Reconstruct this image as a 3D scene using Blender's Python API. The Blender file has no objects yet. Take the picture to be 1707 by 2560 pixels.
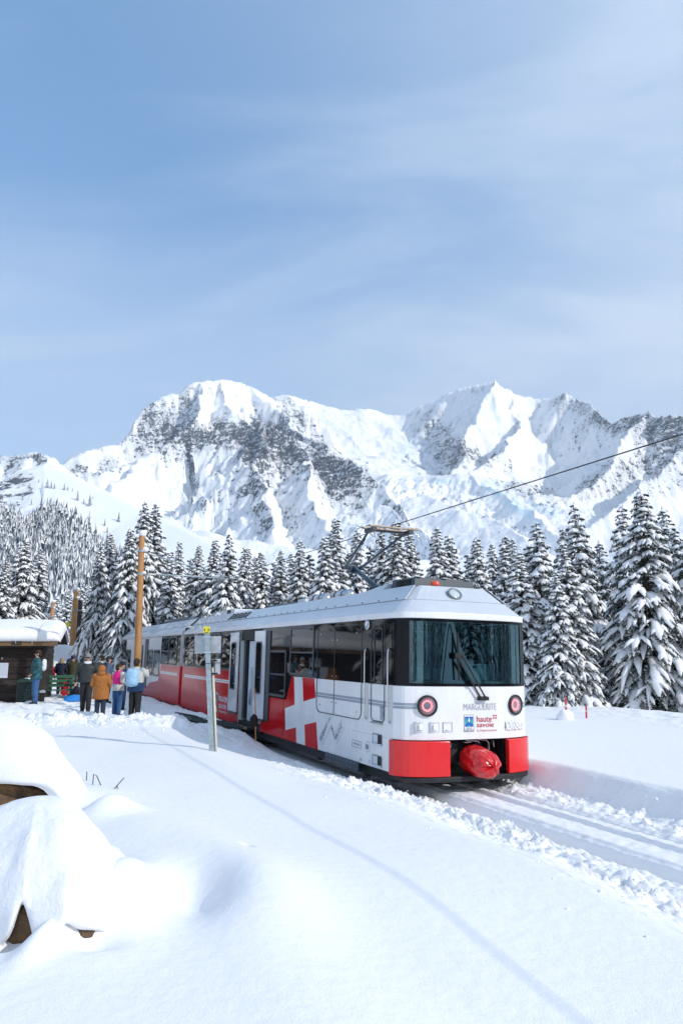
import bpy, math, random
import numpy as np
from mathutils import Vector, Matrix, Euler

C = bpy.context.scene.collection
sc = bpy.context.scene
R_ = math.radians

# ---------------------------------------------------------------- camera
FPX, TH, CZ = 1852.0, R_(10.51), 2.42          # focal length in photo pixels, upward pitch, eye height above the rails
cam_d = bpy.data.cameras.new('camera'); cam = bpy.data.objects.new('camera', cam_d); C.objects.link(cam)
cam.location = (0, 0, CZ); cam.rotation_euler = (R_(90) + TH, 0, 0)
cam_d.sensor_fit = 'HORIZONTAL'; cam_d.sensor_width = 24.0; cam_d.lens = 24.0 * FPX / 1707.0
cam_d.clip_start = 0.1; cam_d.clip_end = 30000
sc.camera = cam
sc.render.resolution_x = 682; sc.render.resolution_y = 1024

# ---------------------------------------------------------------- light
SUN_AZ = (0.88, -0.475); SUN_EL = R_(30.0)
sv = Vector((SUN_AZ[0]*math.cos(SUN_EL), SUN_AZ[1]*math.cos(SUN_EL), math.sin(SUN_EL))).normalized()
sun_d = bpy.data.lights.new('sun', 'SUN'); sun = bpy.data.objects.new('sun', sun_d); C.objects.link(sun)
sun_d.energy = 2.65; sun_d.angle = R_(0.53); sun_d.color = (1.0, 0.94, 0.86)
sun.rotation_euler = sv.to_track_quat('Z', 'Y').to_euler()
sun.location = (20, -10, 30)

world = bpy.data.worlds.new('World'); sc.world = world; world.use_nodes = True
nt = world.node_tree; nt.nodes.clear()
def N(t, **k):
    n = nt.nodes.new(t)
    for a, b in k.items(): setattr(n, a, b)
    return n
L = nt.links.new
sky = N('ShaderNodeTexSky', sky_type='NISHITA')
sky.sun_disc = False; sky.sun_elevation = SUN_EL; sky.sun_rotation = math.atan2(SUN_AZ[0], SUN_AZ[1])
sky.altitude = 1800; sky.air_density = 1.0; sky.dust_density = 0.1; sky.ozone_density = 3.6
tc = N('ShaderNodeTexCoord')
sep = N('ShaderNodeSeparateXYZ'); L(tc.outputs['Generated'], sep.inputs[0])
add = N('ShaderNodeMath', operation='ADD'); L(sep.outputs[2], add.inputs[0]); add.inputs[1].default_value = 0.16
mx = N('ShaderNodeMath', operation='MAXIMUM'); L(add.outputs[0], mx.inputs[0]); mx.inputs[1].default_value = 0.06
dx = N('ShaderNodeMath', operation='DIVIDE'); L(sep.outputs[0], dx.inputs[0]); L(mx.outputs[0], dx.inputs[1])
dy = N('ShaderNodeMath', operation='DIVIDE'); L(sep.outputs[1], dy.inputs[0]); L(mx.outputs[0], dy.inputs[1])
cb = N('ShaderNodeCombineXYZ'); L(dx.outputs[0], cb.inputs[0]); L(dy.outputs[0], cb.inputs[1])
mp = N('ShaderNodeMapping'); L(cb.outputs[0], mp.inputs[0]); mp.inputs['Rotation'].default_value = (0, 0, R_(24)); mp.inputs['Scale'].default_value = (0.8, 1.9, 1)
mp.inputs['Location'].default_value = (3.1, 1.7, 0)
n1 = N('ShaderNodeTexNoise'); n1.inputs['Scale'].default_value = 1.3; n1.inputs['Detail'].default_value = 9; n1.inputs['Roughness'].default_value = 0.58; n1.inputs['Distortion'].default_value = 0.9
L(mp.outputs[0], n1.inputs['Vector'])
n2 = N('ShaderNodeTexNoise'); n2.inputs['Scale'].default_value = 0.7; n2.inputs['Detail'].default_value = 4
L(cb.outputs[0], n2.inputs['Vector'])
mm = N('ShaderNodeMath', operation='MULTIPLY_ADD'); L(n2.outputs[0], mm.inputs[0]); mm.inputs[1].default_value = 0.8; L(n1.outputs[0], mm.inputs[2])
mr = N('ShaderNodeMapRange', interpolation_type='SMOOTHSTEP'); L(mm.outputs[0], mr.inputs[0]); mr.inputs[1].default_value = 0.78; mr.inputs[2].default_value = 1.18; mr.inputs[3].default_value = 0.0; mr.inputs[4].default_value = 0.42
# thin high cloud thickens towards the sun's side of the sky
sd = N('ShaderNodeVectorMath', operation='DOT_PRODUCT'); L(tc.outputs['Generated'], sd.inputs[0]); sd.inputs[1].default_value = tuple(sv)
sr = N('ShaderNodeMapRange', interpolation_type='SMOOTHSTEP'); L(sd.outputs['Value'], sr.inputs[0]); sr.inputs[1].default_value = -0.22; sr.inputs[2].default_value = 0.50; sr.inputs[3].default_value = 0.0; sr.inputs[4].default_value = 0.62
sa = N('ShaderNodeMath', operation='ADD'); L(mr.outputs[0], sa.inputs[0]); L(sr.outputs[0], sa.inputs[1])
# veil thickest near the horizon, where one looks through more of it
hz = N('ShaderNodeMapRange', interpolation_type='SMOOTHSTEP'); L(sep.outputs[2], hz.inputs[0]); hz.inputs[1].default_value = 0.34; hz.inputs[2].default_value = 0.56; hz.inputs[3].default_value = 0.52; hz.inputs[4].default_value = 0.0
sb = N('ShaderNodeMath', operation='ADD', use_clamp=True); L(sa.outputs[0], sb.inputs[0]); L(hz.outputs[0], sb.inputs[1])
# even thin milkiness of the whole sky, then the white of the cloud
mix0 = N('ShaderNodeMix', data_type='RGBA'); mix0.inputs[0].default_value = 0.30; L(sky.outputs[0], mix0.inputs[6]); mix0.inputs[7].default_value = (1.15, 2.9, 5.2, 1)
mixc = N('ShaderNodeMix', data_type='RGBA'); L(sb.outputs[0], mixc.inputs[0]); L(mix0.outputs[2], mixc.inputs[6]); mixc.inputs[7].default_value = (3.1, 3.75, 4.7, 1)
bg = N('ShaderNodeBackground'); bg.inputs[1].default_value = 0.15; L(mixc.outputs[2], bg.inputs[0])
wo = N('ShaderNodeOutputWorld'); L(bg.outputs[0], wo.inputs[0])

sc.view_settings.view_transform = 'Standard'; sc.view_settings.look = 'None'
sc.view_settings.exposure = 0.56; sc.view_settings.gamma = 1.0; sc.view_settings.use_curve_mapping = False
sc.render.engine = 'CYCLES'
cy = sc.cycles
cy.use_denoising = True
try: cy.denoiser = 'OPENIMAGEDENOISE'
except Exception: pass
cy.max_bounces = 7; cy.diffuse_bounces = 3; cy.glossy_bounces = 4; cy.transmission_bounces = 6; cy.volume_bounces = 0; cy.transparent_max_bounces = 8
cy.caustics_reflective = False; cy.caustics_refractive = False
cy.sample_clamp_indirect = 6

# ---------------------------------------------------------------- picture <-> place helpers
def ray(px, py):
    a = (px-853.5)/FPX; b = (1280-py)/FPX
    return np.array([a, math.cos(TH)-b*math.sin(TH), math.sin(TH)+b*math.cos(TH)])
def at_z(px, py, z):
    D = ray(px, py); return np.array([0, 0, CZ]) + D*((z-CZ)/D[2])
def at_y(px, py, y):
    D = ray(px, py); return np.array([0, 0, CZ]) + D*(y/D[1])
DS = 1707/1568.0                                # sketch pixels -> photo pixels

# tram frame: origin on the rails under the middle of the nose, x right, y towards the rear, z up (canted)
PSI = R_(24.37); KA = R_(1.144)
U = np.array([-math.sin(PSI), math.cos(PSI), 0.0]); R0 = np.array([math.cos(PSI), math.sin(PSI), 0.0]); W0 = np.array([0, 0, 1.0])
RR = R0*math.cos(KA)-W0*math.sin(KA); WW = W0*math.cos(KA)+R0*math.sin(KA)
ORG = np.array([.9206, 12.559, CZ+.5203]) + 1.325*RR - 2.94*WW
OX, OY = ORG[0], ORG[1]

# ---------------------------------------------------------------- materials
def new_mat(name):
    m = bpy.data.materials.new(name); m.use_nodes = True
    nt = m.node_tree; b = nt.nodes['Principled BSDF']; return m, nt, b
def mat(name, col, rough=0.5, metal=0.0, spec=0.5, coat=0.0, var=0.0, vscale=4.0, bump=0.0, bscale=60.0, bdist=0.01, stretch=None, emit=None, estr=0.0, trans=0.0, alpha=1.0, col2=None, coords='Object'):
    m, nt, b = new_mat(name)
    b.inputs['Base Color'].default_value = (*col, 1); b.inputs['Roughness'].default_value = rough; b.inputs['Metallic'].default_value = metal
    b.inputs['Specular IOR Level'].default_value = spec; b.inputs['Coat Weight'].default_value = coat; b.inputs['Coat Roughness'].default_value = 0.02
    if trans: b.inputs['Transmission Weight'].default_value = trans
    if alpha < 1: b.inputs['Alpha'].default_value = alpha
    if emit: b.inputs['Emission Color'].default_value = (*emit, 1); b.inputs['Emission Strength'].default_value = estr
    if var or bump:
        tcn = nt.nodes.new('ShaderNodeTexCoord'); mpn = nt.nodes.new('ShaderNodeMapping')
        nt.links.new(tcn.outputs[coords], mpn.inputs[0])
        if stretch: mpn.inputs['Scale'].default_value = stretch
    if var:
        n = nt.nodes.new('ShaderNodeTexNoise'); n.inputs['Scale'].default_value = vscale; n.inputs['Detail'].default_value = 6; n.inputs['Roughness'].default_value = 0.65
        nt.links.new(mpn.outputs[0], n.inputs['Vector'])
        r = nt.nodes.new('ShaderNodeValToRGB'); r.color_ramp.elements[0].position = 0.3; r.color_ramp.elements[1].position = 0.7
        c2 = col2 if col2 else tuple(min(1, c*(1+var)) for c in col)
        c1 = col if col2 else tuple(c*(1-var) for c in col)
        r.color_ramp.elements[0].color = (*c1, 1); r.color_ramp.elements[1].color = (*c2, 1)
        nt.links.new(n.outputs[0], r.inputs[0]); nt.links.new(r.outputs[0], b.inputs['Base Color'])
    if bump:
        n = nt.nodes.new('ShaderNodeTexNoise'); n.inputs['Scale'].default_value = bscale; n.inputs['Detail'].default_value = 5
        nt.links.new(mpn.outputs[0], n.inputs['Vector'])
        bp = nt.nodes.new('ShaderNodeBump'); bp.inputs['Strength'].default_value = bump; bp.inputs['Distance'].default_value = bdist
        nt.links.new(n.outputs[0], bp.inputs['Height']); nt.links.new(bp.outputs[0], b.inputs['Normal'])
    return m

SNOW_COL = (0.87, 0.875, 0.89)
def snow_mat(name, bscale=9.0, bdist=0.02, fine=90.0, fdist=0.006, sss=0.0):
    m, nt, b = new_mat(name)
    b.inputs['Base Color'].default_value = (*SNOW_COL, 1); b.inputs['Roughness'].default_value = 0.75; b.inputs['Specular IOR Level'].default_value = 0.12
    g = nt.nodes.new('ShaderNodeNewGeometry')
    a = nt.nodes.new('ShaderNodeTexNoise'); a.inputs['Scale'].default_value = bscale; a.inputs['Detail'].default_value = 5
    f = nt.nodes.new('ShaderNodeTexNoise'); f.inputs['Scale'].default_value = fine; f.inputs['Detail'].default_value = 3
    nt.links.new(g.outputs['Position'], a.inputs['Vector']); nt.links.new(g.outputs['Position'], f.inputs['Vector'])
    b1 = nt.nodes.new('ShaderNodeBump'); b1.inputs['Distance'].default_value = bdist; b1.inputs['Strength'].default_value = 0.5
    b2 = nt.nodes.new('ShaderNodeBump'); b2.inputs['Distance'].default_value = fdist; b2.inputs['Strength'].default_value = 0.5
    nt.links.new(a.outputs[0], b1.inputs['Height']); nt.links.new(f.outputs[0], b2.inputs['Height']); nt.links.new(b1.outputs[0], b2.inputs['Normal']); nt.links.new(b2.outputs[0], b.inputs['Normal'])
    return m

# ---------------------------------------------------------------- mesh helpers
def link(name, me, mats=(), parent=None, smooth=False):
    o = bpy.data.objects.new(name, me); C.objects.link(o)
    for m in (mats if isinstance(mats, (list, tuple)) else [mats]): me.materials.append(m)
    if parent is not None: o.parent = parent
    if smooth: me.polygons.foreach_set('use_smooth', [True]*len(me.polygons))
    return o
def tag(o, label=None, cat=None, group=None, kind=None):
    if label: o['label'] = label
    if cat: o['category'] = cat
    if group: o['group'] = group
    if kind: o['kind'] = kind
    return o
def empty(name, loc=(0, 0, 0), rz=0, **k):
    o = bpy.data.objects.new(name, None); C.objects.link(o); o.location = loc; o.rotation_euler = (0, 0, rz); o.empty_display_size = 0.2
    return tag(o, **k)
class MB:
    def __init__(s): s.v = []; s.f = []; s.mi = []
    def add(s, vs, fs, mi=0):
        o = len(s.v); s.v += [tuple(map(float, p)) for p in vs]
        for f in fs: s.f.append(tuple(i+o for i in f)); s.mi.append(mi)
        return s
    def box(s, x0, x1, y0, y1, z0, z1, mi=0):
        vs = [(x, y, z) for x in (x0, x1) for y in (y0, y1) for z in (z0, z1)]
        return s.add(vs, [(0, 1, 3, 2), (4, 6, 7, 5), (0, 4, 5, 1), (2, 3, 7, 6), (0, 2, 6, 4), (1, 5, 7, 3)], mi)
    def hexa(s, p, mi=0):       # 8 points: bottom 4 ccw, top 4 ccw
        return s.add(p, [(3, 2, 1, 0), (4, 5, 6, 7), (0, 1, 5, 4), (1, 2, 6, 5), (2, 3, 7, 6), (3, 0, 4, 7)], mi)
    def tube(s, path, r, n=8, mi=0, cap=True, flat=1.0):
        P = [np.array(p, float) for p in path]; k = len(P)
        rs = r if isinstance(r, (list, tuple)) else [r]*k
        vs = []; prev = None
        for i in range(k):
            t = P[min(i+1, k-1)]-P[max(i-1, 0)]; t = t/ (np.linalg.norm(t)+1e-9)
            if prev is None:
                a = np.array([0, 0, 1.0]) if abs(t[2]) < .9 else np.array([0, 1.0, 0])
            else: a = prev
            b1 = a - t*(a@t); b1 /= np.linalg.norm(b1)+1e-9; prev = b1; b2 = np.cross(t, b1)
            for j in range(n):
                an = 2*math.pi*j/n
                vs.append(P[i]+rs[i]*(b1*math.cos(an)*flat+b2*math.sin(an)))
        fs = [(i*n+j, i*n+(j+1) % n, (i+1)*n+(j+1) % n, (i+1)*n+j) for i in range(k-1) for j in range(n)]
        if cap: fs += [tuple(range(n-1, -1, -1)), tuple((k-1)*n+j for j in range(n))]
        return s.add(vs, fs, mi)
    def loft(s, rings, mi=0, cap=True, closed=True):
        n = len(rings[0]); vs = [p for r in rings for p in r]; k = len(rings)
        m = n if closed else n-1
        fs = [(i*n+j, i*n+(j+1) % n, (i+1)*n+(j+1) % n, (i+1)*n+j) for i in range(k-1) for j in range(m)]
        if cap and closed: fs += [tuple(range(n-1, -1, -1)), tuple((k-1)*n+j for j in range(n))]
        return s.add(vs, fs, mi)
    def ball(s, c, r, nu=12, nv=8, mi=0, fn=None):
        vs = []; 
        rx, ry, rz = r if isinstance(r, (list, tuple)) else (r, r, r)
        for i in range(nv+1):
            th = math.pi*i/nv
            for j in range(nu):
                ph = 2*math.pi*j/nu
                d = (math.sin(th)*math.cos(ph), math.sin(th)*math.sin(ph), math.cos(th))
                k = fn(*d) if fn else 1.0
                vs.append((c[0]+rx*d[0]*k, c[1]+ry*d[1]*k, c[2]+rz*d[2]*k))
        fs = [(i*nu+j, (i+1)*nu+j, (i+1)*nu+(j+1) % nu, i*nu+(j+1) % nu) for i in range(nv) for j in range(nu)]
        return s.add(vs, fs, mi)
    def build(s, name, mats, parent=None, smooth=False, bevel=0.0, mat4=None, seg=2, **k):
        me = bpy.data.meshes.new(name); me.from_pydata(s.v, [], s.f); me.update()
        if mat4 is not None: me.transform(mat4)
        o = link(name, me, mats, parent, smooth)
        if len(me.materials) > 1: me.polygons.foreach_set('material_index', s.mi)
        if bevel:
            b = o.modifiers.new('bevel', 'BEVEL'); b.width = bevel; b.segments = seg; b.limit_method = 'ANGLE'; b.angle_limit = R_(35); b.harden_normals = False
        return tag(o, **k)
def np_mesh(name, v, f, smooth=True):
    me = bpy.data.meshes.new(name); v = np.asarray(v, np.float32); f = np.asarray(f, np.int32)
    me.vertices.add(len(v)); me.vertices.foreach_set('co', v.ravel())
    k = f.shape[1]; me.loops.add(f.size); me.loops.foreach_set('vertex_index', f.ravel())
    me.polygons.add(len(f)); me.polygons.foreach_set('loop_start', np.arange(0, f.size, k, dtype=np.int32)); me.polygons.foreach_set('loop_total', np.full(len(f), k, np.int32))
    me.polygons.foreach_set('use_smooth', np.full(len(f), smooth)); me.update(calc_edges=True)
    return me
def copy_tree(o, parent=None):
    c = o.copy(); C.objects.link(c)
    if parent is not None: c.parent = parent
    for ch in o.children: copy_tree(ch, c)
    return c

# ---------------------------------------------------------------- noise
def _h(ix, iy, s):
    h = (ix.astype(np.int64)*374761393 + iy.astype(np.int64)*668265263 + s*1274126177) & 0xffffffff
    h = ((h ^ (h >> 13))*1103515245) & 0xffffffff
    return h ^ (h >> 16)
def perlin(x, y, s=0):
    ix = np.floor(x); iy = np.floor(y); fx = x-ix; fy = y-iy
    ux = fx*fx*fx*(fx*(fx*6-15)+10); uy = fy*fy*fy*(fy*(fy*6-15)+10)
    def g(a, b):
        an = (_h(ix+a, iy+b, s) & 0xffff)*(2*math.pi/65536.0)
        return np.cos(an)*(fx-a)+np.sin(an)*(fy-b)
    n0 = g(0, 0)*(1-ux)+g(1, 0)*ux; n1 = g(0, 1)*(1-ux)+g(1, 1)*ux
    return (n0*(1-uy)+n1*uy)*1.5
def fbm(x, y, o=5, s=0, gain=0.5):
    a = 1.0; t = np.zeros_like(x); n = 0
    for i in range(o):
        t += a*perlin(x, y, s+i*17); n += a; a *= gain; x = x*2.03+5.1; y = y*2.03+1.7
    return t/n
def ridged(x, y, o=5, s=0, gain=0.5):
    a = 1.0; t = np.zeros_like(x); n = 0
    for i in range(o):
        t += a*(1-np.abs(perlin(x, y, s+i*17))*1.6); n += a; a *= gain; x = x*2.07+3.3; y = y*2.07+7.9
    return t/n
def ss(a, b, x):
    t = np.clip((x-a)/(b-a), 0, 1); return t*t*(3-2*t)
# ================================================================ GROUND
def uv_of(x, y):
    return (x-OX)*U[0]+(y-OY)*U[1], (x-OX)*R0[0]+(y-OY)*R0[1]
def ground_h(x, y, fine=True):
    x = np.asarray(x, float); y = np.asarray(y, float)
    u, v = uv_of(x, y)
    r = np.hypot(x, y)
    # left plateau, right piste, track trench
    left = 0.75 - 0.15*ss(4, 12, u) + 0.05*fbm(x*.12, y*.12, 2, 3) + 0.02*fbm(x*.5, y*.5, 2, 4)
    heap = 0.16 + 0.30*ss(4.5, 8.5, u)*(1-ss(24, 30, u)) + 0.10*ss(3, -2, u)
    tA = ss(-2.0, -3.45, v + .25*fbm(x*.3, y*.3, 2, 9)); tB = .5*ss(-1.5, -4.1, v)+.5*np.clip((-v-1.5)/2.6, 0, 1); kk_ = ss(-2.8, -.3, u)
    z = heap + (left-heap)*(tA*(1-kk_)+tB*kk_)
    # heaps shovelled along the train
    hp = np.exp(-((v+2.3)/.55)**2)*ss(5, 8, u)*(1-ss(26, 30, u))
    z += hp*(.12+.16*fbm(x*.7, y*.7, 4, 31))
    right = 0.50 + .05*fbm(x*.15, y*.15, 2, 5)
    wall = ss(1.18, 1.62, v + .10*fbm(x*.8, y*.8, 3, 7))
    bed = 0.11 + 0*x
    bed = np.where(v < -0.52, 0.00, bed)
    # blending
    tl = ss(-1.05, -1.75, v)
    z = np.where(v < -0.52, bed*(1-tl)+z*tl, z)
    z = np.where(v >= -0.52, bed, z)
    z = np.where(v > 0.6, bed-.02+(right-bed+.02)*wall, z)
    # wheel grooves and rack slot
    for c, w, d in ((-.55, .10, .15), (.08, .07, .06), (.5, .085, .13)):
        z -= d*np.exp(-((v-c)/w)**2)
    if fine:
        band = ss(-3.35, -2.6, v)*(1-ss(-.75, -.56, v))*(1-ss(2, 7, u))*(0.35+0.65*ss(1.5, -.5, u))
        lump = np.maximum(fbm(x*3.1, y*3.1, 5, 11, .65), -.05)*.22 + np.maximum(ridged(x*5.5, y*5.5, 3, 12)-.45, 0)*.13 + np.maximum(fbm(x*13, y*13, 3, 13, .6), 0)*.07
        z += band*lump*(.65+.6*fbm(x*.8, y*.8, 2, 14))
        band2 = ss(.6, .75, v)*(1-ss(1.1, 1.5, v))
        z += band2*(np.maximum(fbm(x*5, y*5, 3, 15, .6), 0)*.14 + .03*fbm(x*14, y*14, 2, 16))
        onb = ss(-.5, -.4, v)*(1-ss(.45, .55, v))
        z += onb*.012*fbm(x*6, y*6, 2, 18)
        # edges of the grooves crumble
        z += .05*np.exp(-((v-.5)/.14)**2)*np.maximum(fbm(x*7, y*7, 3, 19, .6), -.2)
        near_t = ss(-3.1, -2.4, v)*(1-ss(-1.9, -1.3, v))*ss(0, 3, u)
        z += near_t*(.10*np.maximum(fbm(x*2.6, y*2.6, 4, 21, .6), -.1)+.02*fbm(x*9, y*9, 2, 22))
        pist = ss(4.2, 6.5, v)*(1-ss(9, 11, v))
    z -= .15*ss(-5.2, -8.5, u)*ss(-6.0, -5.0, v)
    # wind scoops on the near snow
    z += (v < -3.0)*.035*fbm(x*.55+y*.2, y*.3, 2, 41)*ss(4.5, 9, r)
    # berm of broken snow before the waiting people
    du, dv = u, v
    bm = np.exp(-((y-17.9-.12*x*0)/1.0)**2)*ss(-2.2, -3.6, v)*ss(-22, -16, x)
    z += bm*(.12+.30*np.maximum(fbm(x*1.1, y*1.1, 4, 51, .6), -.25)+.22*np.maximum(fbm(x*3.0, y*3.0, 4, 52, .65), 0)+.10*np.maximum(ridged(x*4, y*4, 3, 53)-.5, 0))
    trod = ss(18.8, 20.0, y)*(1-ss(34, 40, y))*ss(-2.6, -3.2, v)*ss(-16, -12, x)
    z -= trod*(.04+.0*x)
    z += trod*(.13*fbm(x*.8, y*.8, 3, 55, .6)+.10*fbm(x*2.6, y*2.6, 4, 56, .65))
    # drift between berm and hut
    z += .16*np.exp(-((x+9.0)/1.4)**2-((y-22.2)/.55)**2)
    # piste edge right: rough crest then falls off to the trees
    cr = np.exp(-((v-10.0)/1.6)**2)*ss(-14, -8, u)
    if fine: z += cr*(.04+.10*np.maximum(fbm(x*1.6, y*1.6, 4, 61, .6), -.3))
    z -= ss(11.2, 19, v)*1.7
    # far left: groomed hump behind the hut
    z += 2.3*np.exp(-((x+17)/9)**2-((y-50)/7.5)**2) + 1.7*np.exp(-((x+9.5)/4.5)**2-((y-47)/5)**2)
    z += .9*np.exp(-((x+19)/4)**2-((y-39)/3.5)**2)
    # the shoulder drops into the valley beyond the trees
    z -= ss(62, 160, r)*ss(-.35, .2, y/np.maximum(r, 1))*45
    # rise in the snow, lower left, over and beside the rocks
    def g(cx, cy, sx, sy, rot=0.0):
        c, s_ = math.cos(rot), math.sin(rot); X = (x-cx)*c+(y-cy)*s_; Y = -(x-cx)*s_+(y-cy)*c
        return np.exp(-(X/sx)**2-(Y/sy)**2)
    z += .17*g(-2.33, 7.85, .24, .30, -.5) + .10*g(-1.9, 7.3, .45, 1.0, .55)            # small peak behind and its trailing crest
    z += .07*g(-1.0, 6.4, .35, 1.3, .45)
    z += .27*g(-1.46, 5.30, .27, .62, .10)           # bright ridge right of the boulder
    z -= .16*g(-1.02, 5.50, .24, .50, .25)            # hollow
    z += .10*g(-.55, 5.4, .40, .9, .2)
    z += .13*g(-1.66, 4.60, .10, .30, -.1)           # spine between the two openings
    z -= .10*g(-1.86, 4.62, .14, .10)
    z -= .09*g(-1.40, 4.58, .17, .13)
    z += .10*g(-3.5, 8.9, 1.2, .8)
    z -= .05*g(-.78, 6.55, .035, .07, .5)
    return z

def polar(r, az):
    A, Rr = np.meshgrid(az, r); return Rr*np.sin(A), Rr*np.cos(A)
def grid_faces(nr, na, wrap=False):
    i = np.arange(nr-1)[:, None]*na; j = np.arange(na-1)[None, :] if not wrap else np.arange(na)[None, :]
    j2 = (j+1) % na
    return np.stack([i+j, i+j2, i+na+j2, i+na+j], -1).reshape(-1, 4)

M_snow = snow_mat('snow')
rr = np.concatenate([[0.05, .4, .9, 1.5, 2.1], np.geomspace(2.6, 45, 560), np.geomspace(46, 240, 50)])
azf = np.linspace(R_(-31), R_(31), 470); azc = np.linspace(R_(31), R_(329), 75)[1:-1]
az = np.concatenate([azf, azc])
X, Y = polar(rr, az)
Z = ground_h(X, Y)
back = (Y < -2) | (np.abs(np.arctan2(X, Y)) > R_(60))
Z = Z + np.where(back, 0.02*Z, 0)
u_, v_ = uv_of(X, Y)
Z -= .22*ss(-3.05, -2.85, v_)*(1-ss(1.25, 1.38, v_))*ss(-11.6, -11.2, u_)*(1-ss(1.4, 1.8, u_))
me = np_mesh('snow_field', np.stack([X.ravel(), Y.ravel(), Z.ravel()], -1), grid_faces(len(rr), len(az), True)[:, ::-1])
tag(link('snow_ground', me, M_snow), kind='structure')

# the ploughed strip along the rails in front of the tram, in finer mesh
us = np.linspace(-12.0, 2.2, 380); vs_ = np.linspace(-3.35, 1.62, 250)
UU, VV = np.meshgrid(us, vs_, indexing='ij'); XT = OX+U[0]*UU+R0[0]*VV; YT = OY+U[1]*UU+R0[1]*VV
ZT = ground_h(XT, YT)
band = ss(-3.2, -2.5, VV)*(1-ss(-.85, -.62, VV))
ZT += band*(.055*np.maximum(fbm(XT*10, YT*10, 4, 801, .62), -.1)+.05*np.maximum(ridged(XT*16, YT*16, 3, 802)-.4, 0))
band2 = ss(.62, .72, VV)*(1-ss(1.15, 1.35, VV)); ZT += band2*(.045*np.maximum(fbm(XT*13, YT*13, 4, 803, .6), -.1))
for c, w, d in ((-.56, .05, .18), (.05, .024, .09), (.16, .024, .09), (.5, .042, .20), (.40, .016, .03), (-.40, .016, .03)):
    wv = .012*fbm(XT*2, YT*2, 3, 804)
    ZT -= d*np.exp(-np.abs((VV-c+wv)/w)**3)*(.75+.5*np.clip(fbm(XT*6, YT*6, 2, 805), -.5, .5))
ZT += (.010*fbm(XT*7, YT*7, 3, 806)+.006*fbm(XT*25, YT*25, 2, 807))
edge_ = np.minimum.reduce([ss(-3.35, -3.2, VV), 1-ss(1.5, 1.62, VV), ss(-12, -11.8, UU), 1-ss(2.0, 2.2, UU)])
ZT = ZT*1.0+.004*edge_-.07*(1-edge_)
me = np_mesh('track_snow', np.stack([XT.ravel(), YT.ravel(), ZT.ravel()], -1), grid_faces(len(us), len(vs_))[:, ::-1])
tso = link('track', me, M_snow); tag(tso, kind='structure')
if me.polygons[0].normal.z < 0: me.flip_normals()

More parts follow.
